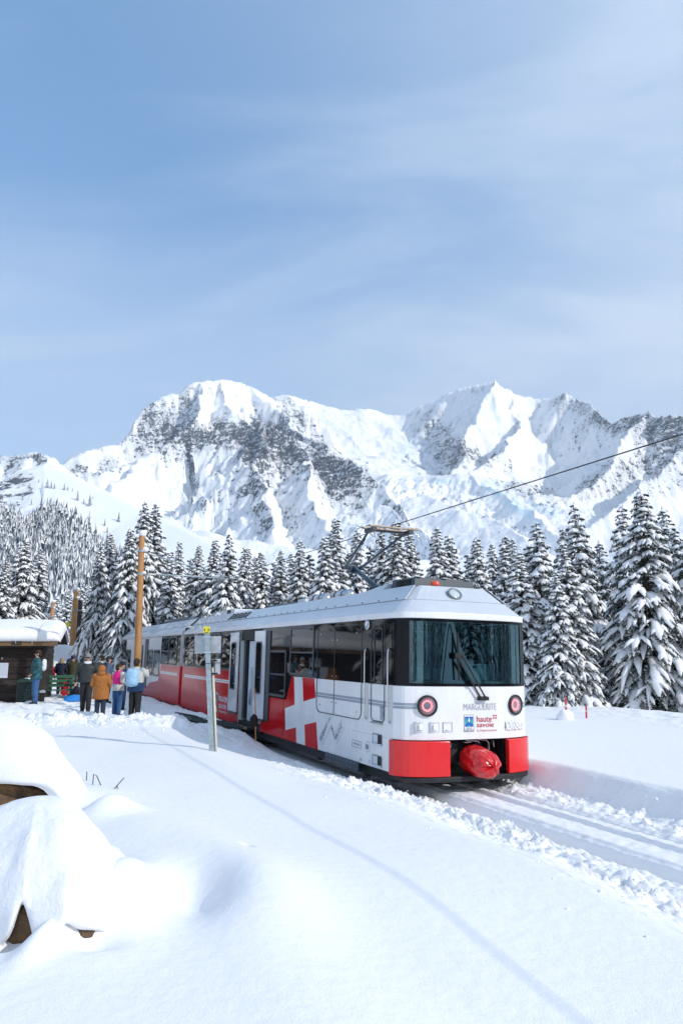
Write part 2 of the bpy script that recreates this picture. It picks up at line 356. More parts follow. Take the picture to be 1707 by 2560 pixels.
# ================================================================ MOUNTAINS
def ridge(pts, slope, p=1.0, rnd=0.0, amp=0.0, lam=200.0, seed=0):
    P = np.array([at_y(a*DS, b*DS, d) for a, b, d in pts])
    return dict(P=P, k=slope, p=p, rnd=rnd, amp=amp, lam=lam, seed=seed)
RIDGES = [
  # far left peak
  ridge([(-260, 1120, 3000), (-100, 1075, 2900), (0, 1049, 2800), (35, 1041, 2750), (65, 1031, 2700), (85, 1040, 2700), (110, 1055, 2750), (140, 1069, 2900), (170, 1090, 3000)], .85, amp=90, lam=150, seed=1),
  # the big peak, left
  ridge([(60, 1110, 3400), (140, 1067, 3450), (200, 1042, 3500), (260, 1012, 3600), (318, 980, 3700), (330, 957, 3750), (345, 940, 3800), (400, 912, 3900), (430, 893, 3950), (465, 874, 4000), (500, 870, 4050), (530, 871, 4100), (560, 878, 4150), (590, 888, 4200), (640, 913, 4300), (700, 938, 4400), (760, 990, 4300)], .95, amp=150, lam=210, seed=2),
  ridge([(465, 874, 4000), (455, 920, 3750), (430, 975, 3500), (400, 1000, 3350)], 1.1, amp=90, lam=150, seed=3),
  ridge([(500, 871, 4050), (520, 925, 3800), (560, 960, 3600), (600, 985, 3450)], 1.1, amp=90, lam=150, seed=4),
  ridge([(590, 888, 4200), (640, 945, 3900), (690, 985, 3600), (740, 1020, 3400)], 1.1, amp=80, lam=160, seed=6),
  # its rocky lower belt
  ridge([(600, 975, 3100), (560, 984, 3180), (520, 993, 3230), (470, 990, 3260), (430, 985, 3280), (400, 1003, 3230), (370, 1030, 3150), (310, 1062, 3050), (230, 1082, 2950), (150, 1078, 2900), (60, 1110, 2800)], .82, amp=110, lam=120, seed=7),
  ridge([(600, 975, 3100), (596, 1010, 2950), (592, 1050, 2800), (597, 1090, 2650), (600, 1130, 2500), (620, 1170, 2350), (640, 1215, 2200)], .80, amp=75, lam=80, seed=8),
  ridge([(600, 975, 3100), (650, 990, 3050), (700, 1006, 3000), (735, 1020, 2950), (790, 1050, 2850), (835, 1082, 2750), (870, 1110, 2650), (900, 1150, 2500), (960, 1200, 2300)], .80, amp=100, lam=110, seed=9),
  ridge([(690, 1004, 3010), (700, 1060, 2750), (710, 1130, 2500), (740, 1190, 2250), (770, 1230, 2100)], .9, amp=70, lam=80, seed=10),
  ridge([(330, 1050, 3100), (300, 1085, 2900), (270, 1120, 2700)], .9, amp=60, lam=90, seed=11),
  # dome behind the saddle
  ridge([(600, 930, 5200), (640, 911, 5200), (665, 909, 5200), (700, 914, 5250), (740, 925, 5300), (790, 937, 5400), (850, 938, 5450), (890, 948, 5500), (930, 951, 5500), (960, 955, 5500)], .55, amp=70, lam=500, seed=12),
  # the right peak
  ridge([(880, 1000, 5700), (915, 965, 5650), (940, 953, 5550), (965, 936, 5450), (990, 919, 5300), (1020, 903, 5180), (1050, 892, 5050), (1080, 886, 4920), (1105, 880, 4800), (1130, 873, 4700), (1136, 880, 4700), (1150, 891, 4720), (1180, 904, 4800), (1215, 907, 4820), (1242, 912, 4800), (1262, 911, 4700), (1290, 904, 4600), (1310, 900, 4500), (1325, 903, 4480), (1340, 914, 4400), (1370, 935, 4200), (1400, 968, 4000), (1415, 966, 3900), (1440, 955, 3750), (1456, 947, 3650), (1470, 942, 3600), (1485, 947, 3550), (1500, 956, 3500), (1525, 955, 3400), (1548, 951, 3350), (1568, 953, 3300), (1640, 950, 3150), (1750, 930, 3000), (1950, 900, 2800)], .92, amp=110, lam=260, seed=13),
  ridge([(1130, 873, 4700), (1120, 920, 4500), (1090, 960, 4300), (1075, 1000, 4100), (1060, 1050, 3800), (1045, 1080, 3650)], 1.0, amp=70, lam=160, seed=14),
  ridge([(1180, 904, 4800), (1190, 960, 4400), (1170, 1000, 4000), (1150, 1030, 3700), (1120, 1060, 3450), (1080, 1085, 3250)], .95, amp=90, lam=130, seed=15),
  # right wall running down to the left
  ridge([(1470, 942, 3600), (1440, 1000, 3350), (1400, 1060, 3100), (1340, 1120, 2850), (1290, 1160, 2700)], .95, amp=100, lam=130, seed=18),
  ridge([(1750, 930, 3000), (1640, 985, 2850), (1568, 1030, 2750), (1500, 1085, 2600), (1440, 1135, 2450), (1380, 1180, 2300), (1330, 1215, 2200)], .9, amp=100, lam=120, seed=19),
  # glacier tongue and moraines
  ridge([(840, 1090, 3400), (900, 1088, 3300), (1000, 1090, 3250), (1090, 1094, 3200), (1180, 1105, 3150)], .42, amp=26, lam=60, seed=20),
  ridge([(1080, 1094, 3200), (1130, 1120, 2900), (1190, 1155, 2600), (1245, 1195, 2350), (1300, 1245, 2100)], .50, amp=40, lam=60, seed=21),
  ridge([(960, 1130, 2700), (1040, 1160, 2500), (1120, 1200, 2250), (1200, 1245, 2000), (1290, 1290, 1800)], .42, amp=26, lam=90, seed=22),
  ridge([(860, 1160, 2350), (900, 1165, 2300), (960, 1215, 2050), (1010, 1260, 1850)], .6, amp=40, lam=70, seed=23),
  # foothills
  ridge([(330, 1175, 1900), (420, 1208, 1800), (520, 1232, 1700), (640, 1252, 1650), (800, 1270, 1600), (1000, 1285, 1600), (1200, 1290, 1500), (1350, 1270, 1600), (1568, 1210, 1700), (1900, 1150, 1700)], .38, amp=12, lam=120, seed=24),
  # near hill on the left with the forest
  ridge([(-300, 1210, 620), (-120, 1180, 650), (0, 1158, 680), (50, 1120, 720), (100, 1063, 760), (135, 1078, 740), (170, 1092, 720), (250, 1129, 680), (330, 1168, 640), (400, 1200, 600), (470, 1236, 560), (560, 1275, 520)], .42, amp=7, lam=70, seed=25, p=1.0),
  ridge([(100, 1063, 760), (120, 1130, 690), (170, 1200, 600), (200, 1270, 520), (180, 1340, 430)], .36, amp=8, lam=50, seed=26),
]
def mountain_h(x, y):
    best = np.full(x.shape, -140.0)
    shp = x.shape; x = x.ravel(); y = y.ravel(); best = best.ravel(); XA, YA = x, y
    wx = x + 60*fbm(x/420, y/420, 3, 71); wy = y + 60*fbm(x/420, y/420, 3, 72)
    fw = ss(900, 2200, np.hypot(x, y)); vx = fw*(95*fbm(x/310, y/310, 4, 73)); vy = fw*(95*fbm(x/310, y/310, 4, 74))
    for R in RIDGES:
        P = R['P']; reach = min(2200, (P[:, 2].max()+140)/R['k']+50)
        sel_ = np.where((XA > P[:, 0].min()-reach) & (XA < P[:, 0].max()+reach) & (YA > P[:, 1].min()-reach) & (YA < P[:, 1].max()+reach))[0]
        if not len(sel_): continue
        wxs = wx[sel_]; wys = wy[sel_]; x = XA[sel_]+vx[sel_]; y = YA[sel_]+vy[sel_]
        s0 = 0.0; dm = np.full(x.shape, 1e9); zr = np.zeros_like(x); sr_ = np.zeros_like(x)
        sg = np.zeros_like(x)
        for i in range(len(P)-1):
            a, b = P[i], P[i+1]; d = b[:2]-a[:2]; l2 = d@d; l = math.sqrt(l2)
            t = np.clip(((x-a[0])*d[0]+(y-a[1])*d[1])/l2, 0, 1)
            qx = x-(a[0]+t*d[0]); qy = y-(a[1]+t*d[1]); dd = np.hypot(qx, qy)
            k = dd < dm
            dm = np.where(k, dd, dm); zr = np.where(k, a[2]+t*(b[2]-a[2]), zr); sr_ = np.where(k, s0+t*l, sr_); sg = np.where(k, np.sign(d[0]*qy-d[1]*qx), sg)
            s0 += l
        lam = R['lam']
        rb = ridged(sr_/lam+.3*fbm(wxs/lam, wys/lam, 2, 90), dm/(lam*4.5)+sg*7.3, 4, 100+R['seed'])
        rg = ridged(wxs/(lam*.9), wys/(lam*.9), 5, 200+R['seed'], .55)
        grow = 1-np.exp(-dm/(lam*.9))
        h = zr - R['k']*dm*(1+.28*np.exp(-dm/(lam*1.6))) - R['amp']*grow*((1-rb)*1.3+(1-rg)*.75)
        h = np.where(dm > 2200, -140, h)
        best[sel_] = np.maximum(best[sel_], h)
    x, y = XA, YA
    best += 9*fbm(wx/60, wy/60, 4, 300, .6)*np.clip((np.hypot(x, y)-900)/900, 0, 1)*np.clip((best+100)/100, 0, 1)
    return best.reshape(shp)

rm = np.concatenate([np.geomspace(235, 1500, 170), np.geomspace(1508, 4300, 360), np.geomspace(4320, 6300, 90)])
azm = np.linspace(R_(-30), R_(30), 760)
Xm, Ym = polar(rm, azm)
Zm = mountain_h(Xm, Ym)
# blend with the ground's outer rim
edge = ss(235, 330, rm)[:, None]
Zm = ground_h(Xm, Ym, False)*(1-edge)+Zm*edge
# surface slope for the rock mask
gy, gx = np.gradient(Zm)
drr = np.gradient(rm)[:, None]; daa = rm[:, None]*(azm[1]-azm[0])
sr1 = gy/drr; sa1 = gx/daa
slope = np.hypot(sr1, sa1)
pd = Ym*math.cos(TH)+(Zm-CZ)*math.sin(TH); pu = -Ym*math.sin(TH)+(Zm-CZ)*math.cos(TH)
PX = (853.5+FPX*Xm/pd)/DS; PY = (1280-FPX*pu/pd)/DS
def blob(cx, cy, rx, ry, a, rot=0.0):
    c, s_ = math.cos(R_(rot)), math.sin(R_(rot)); X_ = (PX-cx)*c+(PY-cy)*s_; Y_ = -(PX-cx)*s_+(PY-cy)*c
    return a*np.exp(-((X_/rx)**2+(Y_/ry)**2)**1.5)
far = Ym > 1900
reg = np.zeros_like(Zm)
for bl in [(350, 990, 90, 32, .55, -38), (440, 1000, 120, 30, .55, -8), (610, 1030, 75, 55, .65, 25), (720, 1050, 110, 45, .65, 28), (560, 1010, 90, 25, .5, -10), (210, 1080, 90, 22, .5, -12),
           (420, 1030, 70, 30, .45, -30), (800, 1110, 70, 60, .5, 45), (620, 1150, 60, 70, .3, 0), (660, 940, 50, 30, .35, 45), (700, 965, 60, 20, .35, 45), (450, 930, 60, 35, .25, -50), (520, 900, 60, 20, .15, 0), (340, 950, 60, 20, .35, -50),
           (1000, 1010, 45, 45, .55, 30), (1045, 1045, 45, 38, .65, -35), (950, 1065, 50, 20, .45, 12), (980, 965, 28, 38, .35, 60), (1120, 1055, 60, 26, .55, 20), (1180, 995, 35, 20, .35, 0), (1170, 1115, 60, 22, .4, 25),
           (1310, 930, 55, 40, .40, 40), (1380, 960, 50, 24, .5, 45), (1470, 975, 90, 40, .62, 10), (1550, 990, 70, 60, .62, 0), (1420, 1090, 130, 38, .55, -32), (1540, 1090, 100, 60, .45, -20), (1240, 1140, 60, 24, .55, 20), (1140, 895, 30, 10, .3, 30),
           (60, 1060, 60, 35, .30, 0), (590, 1085, 46, 80, .42, 0), (480, 985, 120, 22, .3, -4), (400, 935, 70, 18, .25, -38), (760, 1110, 70, 60, .25, 30), (640, 1200, 60, 50, .12, 0), (1000, 1150, 120, 40, .10, 10), (890, 1170, 26, 34, .30, 60), (1100, 1190, 120, 30, .10, 20)]:
    reg += blob(*bl)
rock = np.where(far, reg*.82, 0) + np.where(far, .16*np.clip(slope-.85, 0, 1.2), 0)
nse = fbm(Xm/26, Ym/26, 4, 401, .7)*.75 + fbm(Xm/90, Ym/90, 3, 402)*.5 + .10*sa1*np.where(far, 1, 0)
rock = .60*ss(.20, 1.0, rock*1.05 + nse*.95 - .12)*(rock > .06)
# ledge on the near hill: brushy slope lower left
brush = np.where((~far) & (Ym > 350), blob(30, 1130, 70, 38, .9, -25), 0)
rock = np.maximum(rock, ss(.35, .7, brush+nse*.5)*.30)
ice = ss(.2, .6, blob(1180, 1160, 90, 14, .6, 33) + blob(1050, 1108, 150, 7, .45, 3) + blob(960, 1040, 60, 40, .35, 0) + blob(1130, 950, 50, 50, .3) + blob(1250, 1165, 40, 14, .5, 20) + nse*.9)*far*(Ym < 5200)*.7
me = np_mesh('mountains', np.stack([Xm.ravel(), Ym.ravel(), Zm.ravel()], -1), grid_faces(len(rm), len(azm))[:, ::-1])
for nm, arr in (('rock', rock), ('ice', ice)):
    at = me.attributes.new(nm, 'FLOAT', 'POINT'); at.data.foreach_set('value', arr.astype(np.float32).ravel())
M_mt, ntm, bm_ = new_mat('mountain')
def NN(t, **k):
    n = ntm.nodes.new(t)
    for a, b in k.items(): setattr(n, a, b)
    return n
LL = ntm.links.new
ra = NN('ShaderNodeAttribute', attribute_name='rock'); ia = NN('ShaderNodeAttribute', attribute_name='ice'); ge = NN('ShaderNodeNewGeometry')
nf = NN('ShaderNodeTexNoise'); nf.inputs['Scale'].default_value = .11; nf.inputs['Detail'].default_value = 8; nf.inputs['Roughness'].default_value = .72; LL(ge.outputs['Position'], nf.inputs['Vector'])
ma = NN('ShaderNodeMath', operation='MULTIPLY_ADD'); LL(nf.outputs[0], ma.inputs[0]); ma.inputs[1].default_value = 3.6; ma.inputs[2].default_value = -1.8
mb_ = NN('ShaderNodeMath', operation='ADD'); LL(ra.outputs['Fac'], mb_.inputs[0]); LL(ma.outputs[0], mb_.inputs[1])
mc = NN('ShaderNodeMapRange', interpolation_type='SMOOTHSTEP'); LL(mb_.outputs[0], mc.inputs[0]); mc.inputs[1].default_value = .30; mc.inputs[2].default_value = .50
nl = NN('ShaderNodeTexNoise'); nl.inputs['Scale'].default_value = .022; nl.inputs['Detail'].default_value = 6; nl.inputs['Roughness'].default_value = .6
mpl = NN('ShaderNodeMapping'); mpl.inputs['Rotation'].default_value = (.5, .35, .4); mpl.inputs['Scale'].default_value = (1, 1, 2.6); LL(ge.outputs['Position'], mpl.inputs[0]); LL(mpl.outputs[0], nl.inputs['Vector'])
ml = NN('ShaderNodeMath', operation='MULTIPLY_ADD'); LL(nl.outputs[0], ml.inputs[0]); ml.inputs[1].default_value = 2.0; ml.inputs[2].default_value = -1.04
ml2 = NN('ShaderNodeMath', operation='ADD'); LL(mb_.outputs[0], ml2.inputs[0]); LL(ml.outputs[0], ml2.inputs[1]); LL(ml2.outputs[0], mc.inputs[0])
# snow lies on the gentler ledges
gt = NN('ShaderNodeMath', operation='GREATER_THAN'); LL(ra.outputs['Fac'], gt.inputs[0]); gt.inputs[1].default_value = .03
md = NN('ShaderNodeMath', operation='MULTIPLY'); LL(mc.outputs[0], md.inputs[0]); LL(gt.outputs[0], md.inputs[1])
rc = NN('ShaderNodeTexNoise'); rc.inputs['Scale'].default_value = .03; rc.inputs['Detail'].default_value = 5; LL(ge.outputs['Position'], rc.inputs['Vector'])
rr_ = NN('ShaderNodeValToRGB'); rr_.color_ramp.elements[0].color = (.07, .085, .115, 1); rr_.color_ramp.elements[1].color = (.17, .18, .20, 1); rr_.color_ramp.elements[0].position = .35; rr_.color_ramp.elements[1].position = .65; LL(rc.outputs[0], rr_.inputs[0])
mi1 = NN('ShaderNodeMix', data_type='RGBA'); LL(ia.outputs['Fac'], mi1.inputs[0]); mi1.inputs[6].default_value = (.88, .90, .93, 1); mi1.inputs[7].default_value = (.60, .78, .88, 1)
mi2 = NN('ShaderNodeMix', data_type='RGBA'); LL(md.outputs[0], mi2.inputs[0]); LL(mi1.outputs[2], mi2.inputs[6]); LL(rr_.outputs[0], mi2.inputs[7]); LL(mi2.outputs[2], bm_.inputs['Base Color'])
bm_.inputs['Roughness'].default_value = .85; bm_.inputs['Specular IOR Level'].default_value = .15
bp1 = NN('ShaderNodeBump'); bp1.inputs['Distance'].default_value = 11; bp1.inputs['Strength'].default_value = .5
bh = NN('ShaderNodeMath', operation='MULTIPLY_ADD'); LL(md.outputs[0], bh.inputs[0]); bh.inputs[1].default_value = .8; LL(nf.outputs[0], bh.inputs[2])
bg2 = NN('ShaderNodeMath', operation='MULTIPLY_ADD'); LL(gt.outputs[0], bg2.inputs[0]); bg2.inputs[1].default_value = .42; bg2.inputs[2].default_value = .06; lg = NN('ShaderNodeVectorMath', operation='LENGTH'); LL(ge.outputs['Position'], lg.inputs[0]); lr = NN('ShaderNodeMapRange'); LL(lg.outputs['Value'], lr.inputs[0]); lr.inputs[1].default_value = 1100; lr.inputs[2].default_value = 2200; lr.inputs[3].default_value = .05; lr.inputs[4].default_value = .38; LL(lr.outputs[0], bg2.inputs[2]); LL(bg2.outputs[0], bp1.inputs['Strength']); LL(bh.outputs[0], bp1.inputs['Height']); LL(bp1.outputs[0], bm_.inputs['Normal'])
tag(link('mountains', me, M_mt), kind='structure')
# land all round, outside the picture
az2 = np.linspace(R_(30), R_(330), 60); r2 = np.geomspace(235, 6300, 26)
X2, Y2 = polar(r2, az2)
Z2 = -45 + 330*ss(700, 4500, np.hypot(X2, Y2))*(.6+.9*fbm(X2/1500, Y2/1500, 4, 500))
Z2[0, :] = ground_h(X2[0], Y2[0], False)
Z2[:, 0] = Zm[np.searchsorted(rm, r2).clip(0, len(rm)-1), -1]; Z2[:, -1] = Zm[np.searchsorted(rm, r2).clip(0, len(rm)-1), 0]
me = np_mesh('far_land', np.stack([X2.ravel(), Y2.ravel(), Z2.ravel()], -1), grid_faces(len(r2), len(az2))[:, ::-1])
tag(link('hills', me, M_snow), kind='structure')

# ================================================================ AIR
hz_ = MB().box(-7500, 7500, -6400, 7000, -320, 2700)
M_hz = bpy.data.materials.new('haze'); M_hz.use_nodes = True; M_hz.node_tree.nodes.clear()
pv = M_hz.node_tree.nodes.new('ShaderNodeVolumePrincipled'); pv.inputs['Color'].default_value = (.80, .90, 1, 1); pv.inputs['Density'].default_value = 6.5e-5; pv.inputs['Anisotropy'].default_value = .2
ov = M_hz.node_tree.nodes.new('ShaderNodeOutputMaterial'); M_hz.node_tree.links.new(pv.outputs[0], ov.inputs['Volume'])
hzo = hz_.build('haze', M_hz, kind='stuff')
# ================================================================ TREES
M_needle = mat('needles', (.018, .032, .022), rough=.75, spec=.2, var=.5, vscale=2.5, col2=(.035, .05, .03))
_nt = M_needle.node_tree; _b = _nt.nodes['Principled BSDF']; _g = _nt.nodes.new('ShaderNodeTexCoord'); _n = _nt.nodes.new('ShaderNodeTexNoise'); _n.inputs['Scale'].default_value = 7; _n.inputs['Detail'].default_value = 4; _n.inputs['Roughness'].default_value = .7
_nt.links.new(_g.outputs['Object'], _n.inputs['Vector']); _r = _nt.nodes.new('ShaderNodeMapRange'); _r.inputs[1].default_value = .51; _r.inputs[2].default_value = .60; _nt.links.new(_n.outputs[0], _r.inputs[0])
_m = _nt.nodes.new('ShaderNodeMix'); _m.data_type = 'RGBA'; _old = _b.inputs['Base Color'].links[0].from_socket; _nt.links.new(_r.outputs[0], _m.inputs[0]); _nt.links.new(_old, _m.inputs[6]); _m.inputs[7].default_value = (.62, .65, .70, 1); _nt.links.new(_m.outputs[2], _b.inputs['Base Color'])   # hoar frost on part of the needles
M_bark = mat('bark', (.075, .055, .042), rough=.9, var=.4, vscale=6, bump=.5, bscale=30, stretch=(1, 1, .2))
M_tsnow = snow_mat('branch_snow', bscale=14, bdist=.02, fine=60, fdist=.006)

def lobe_path(p0, dirxy, L_, z_lift, droop, m, rnd):
    pts = []
    for i in range(m):
        t = i/(m-1)
        r = L_*t*(1-.18*t*droop)
        z = L_*(z_lift*t - droop*t*t)
        w = .03*L_*math.sin(3.1*t+rnd)
        pts.append((p0[0]+dirxy[0]*r-dirxy[1]*w, p0[1]+dirxy[1]*r+dirxy[0]*w, p0[2]+z))
    return pts
def make_spruce(name, seed, H, RB, nb=120, snow=1.0, twig=.085, base=.05, dense=1.0, side=4, lod=1):
    rg = random.Random(seed)
    sv_, sf_ = [], []; nv_, nf_ = [], []
    def snow_lobe(path, w, th):
        k = len(path); n = 6; o = len(sv_)
        for i in range(k):
            t = i/(k-1)
            a = np.array(path[max(i-1, 0)]); b = np.array(path[min(i+1, k-1)]); d = b-a; d /= np.linalg.norm(d)+1e-9
            s = np.array([-d[1], d[0], 0]); s /= np.linalg.norm(s)+1e-9; up = np.cross(s, d); up = up if up[2] > 0 else -up
            prof = (math.sin(math.pi*min(1, max(0.02, t*.93+.06)))**.55)
            ww = w*prof*rg.uniform(.72, 1.28); hh = th*prof*rg.uniform(.75, 1.3)
            c = np.array(path[i])+up*hh*.12 + s*rg.uniform(-.15, .15)*w
            for j in range(n):
                an = 2*math.pi*j/n+.26
                cx, cz = math.cos(an), math.sin(an)
                cz = cz*(1.0 if cz > 0 else .38)
                sv_.append(tuple(c + s*cx*ww + up*cz*hh))
        for i in range(k-1):
            for j in range(n):
                sf_.append((o+i*n+j, o+i*n+(j+1) % n, o+(i+1)*n+(j+1) % n, o+(i+1)*n+j))
        for q in (0, k-1):
            e = o+q*n
            sf_.append((e, e+1, e+2, e+3)); sf_.append((e, e+3, e+4, e+5))
    def needle_run(path, step, ln, wd, hang):
        for i in range(len(path)-1):
            a = np.array(path[i]); b = np.array(path[i+1]); d = b-a; l = np.linalg.norm(d)+1e-9; d /= l
            s = np.array([-d[1], d[0], 0]); s /= np.linalg.norm(s)+1e-9
            k = max(1, int(l/step*dense))
            for q in range(k):
                p = a+(b-a)*((q+rg.random())/k)
                for sg in (-1, 1, 0):
                    if sg == 0 and rg.random() < .45: continue
                    dr = s*sg*rg.uniform(.5, 1.0)+d*rg.uniform(.2, .9)+np.array([0, 0, -hang*rg.uniform(.2, 1.3)-(.5 if sg == 0 else 0)])
                    dr /= np.linalg.norm(dr)+1e-9
                    le = ln*rg.uniform(.6, 1.25); t_ = p+dr*le
                    cr = np.cross(dr, np.array([rg.uniform(-1, 1), rg.uniform(-1, 1), rg.uniform(-.3, 1)])); cr /= np.linalg.norm(cr)+1e-9
                    o = len(nv_); nv_.extend([tuple(p-cr*wd*.5), tuple(p+cr*wd*.5), tuple(t_+cr*wd*.25), tuple(t_-cr*wd*.25)]); nf_.append((o, o+1, o+2, o+3))
    ga = 2.399963; an = rg.random()*6
    for i in range(nb):
        f = ((i+.5)/nb)**1.12
        z0 = H*(base+(1-base)*f*.985)
        rel = 1-(z0/H)
        Lb = RB*(rel**.80)*rg.uniform(.80, 1.12)+.10
        if rg.random() < .14: Lb *= rg.uniform(1.05, 1.25)
        if rg.random() < .10: Lb *= rg.uniform(.55, .8)
        Lb *= 1+.13*math.sin(an*1.0+z0*.8+seed)+.08*math.sin(2*an-z0*1.7)
        an += ga+rg.uniform(-.35, .35)
        dr = (math.cos(an), math.sin(an))
        lift = .28*(1-rel)+.02; droop = (.40+.38*rel)*rg.uniform(.75, 1.2)
        m = 6 if Lb > .7 else 4
        path = lobe_path((0, 0, z0), dr, Lb, lift, droop, m, rg.random()*6)
        sz = min(1, Lb/1.6)
        lobes = [(path, Lb, 1.0)]
        ns = side if Lb > .6 else 2
        for k in range(ns):
            t0 = .22+.68*(k+rg.random()*.7)/ns
            sgn = 1 if (k+i) % 2 else -1
            a2 = an+sgn*rg.uniform(.5, .95)
            i0 = min(int(t0*(m-1)), m-2); fr = t0*(m-1)-i0
            p0 = [path[i0][q]*(1-fr)+path[i0+1][q]*fr for q in range(3)]
            L2 = Lb*(1-t0)*.62+.12*sz+.05
            lobes.append((lobe_path(p0, (math.cos(a2), math.sin(a2)), L2, -.12, droop*.8, 4, rg.random()*6), L2, .78))
        for pth, LL_, sc_ in lobes:
            if rg.random() < (.95*snow if sc_ == 1.0 else .82*snow):
                j0 = 1 if (sc_ == 1.0 and len(pth) > 5) else 0
                seg = pth[j0:] if rg.random() < .75 else pth[max(0, len(pth)-4):]
                if len(seg) >= 3: snow_lobe(seg, (.10+.085*min(LL_, 1.8))*sc_*rg.uniform(.65, 1.4), (.06+.06*min(LL_, 1.6))*sc_*rg.uniform(.7, 1.45))
            needle_run(pth, .075*lod, (.13+.13*sz)*sc_, twig*lod**.5, .75)
    # inner shade: short dead twigs and dense needles round the trunk
    for i in range(int(900*dense)):
        f = rg.random()**1.1; z0 = H*(base+.93*f*(1-base)); rel = 1-z0/H; rr2 = RB*(rel**.8)*rg.uniform(.1, .62); a2 = rg.random()*6.283
        p = np.array([rr2*math.cos(a2), rr2*math.sin(a2), z0-rr2*.25])
        q = np.array([rg.uniform(-1, 1), rg.uniform(-1, 1), rg.uniform(-.8, .3)])*.32*(.35+rel)
        w_ = np.cross(q, (0, 0, 1))*.32
        o = len(nv_); nv_.extend([tuple(p-w_), tuple(p+w_), tuple(p+q+w_*.6), tuple(p+q-w_*.6)]); nf_.append((o, o+1, o+2, o+3))
    # snow cap on the leader
    snow_lobe([(0, 0, H*.965), (0.01, 0, H*.98), (0, .01, H*.992), (0, 0, H*1.0)], .07, .05)
    root = empty(name)
    tr = MB(); tr.tube([(0, 0, -.8), (0, 0, H*.3), (0.02, 0, H*.7), (0, 0, H*.985)], [RB*.085, RB*.065, RB*.035, .012], n=8)
    tr.build('trunk', M_bark, root, smooth=True)
    cr = link('crown', np_mesh('crown', nv_, nf_, False), M_needle, root)
    sn = link('snow_load', np_mesh('snow_load', sv_, sf_, True), M_tsnow, root)
    root['H'] = H
    return root
PROTO = [make_spruce('spruce_tree', 11, 12.0, 3.1, nb=150, snow=1.0, side=5),
         make_spruce('spruce_tree', 12, 12.0, 2.5, nb=150, snow=1.1, side=4),
         make_spruce('spruce_tree', 13, 12.0, 2.0, nb=135, snow=1.05, side=4, base=.02),
         make_spruce('spruce_tree', 14, 12.0, 3.6, nb=160, snow=.95, side=5, twig=.09, base=.02),
         make_spruce('spruce_tree', 15, 12.0, 2.9, nb=115, snow=1.2, side=6),
         make_spruce('spruce_tree', 16, 12.0, 2.2, nb=165, snow=.95, side=3)]
FARP = [make_spruce('spruce_tree', 21, 12.0, 2.3, nb=80, snow=1.1, side=2, lod=2.6, twig=.14, dense=.8),
        make_spruce('spruce_tree', 22, 12.0, 1.8, nb=76, snow=1.15, side=2, lod=2.6, twig=.14, dense=.8)]
_used = set()
def put_tree(k, x, y, zb, h, rz, wid, label, group, far=False):
    P = (FARP if far else PROTO)[k]
    key = (far, k)
    if key in _used: o = copy_tree(P)
    else: o = P; _used.add(key)
    s = h/12.0
    q_ = rt.uniform(.88, 1.14); o.location = (x, y, zb); o.rotation_euler = (R_(rt.gauss(0, 1.2)), R_(rt.gauss(0, 1.2)), rz); o.scale = (s*wid*q_, s*wid/q_, s)
    tag(o, label, 'spruce', group)
    return o
rt = random.Random(77)
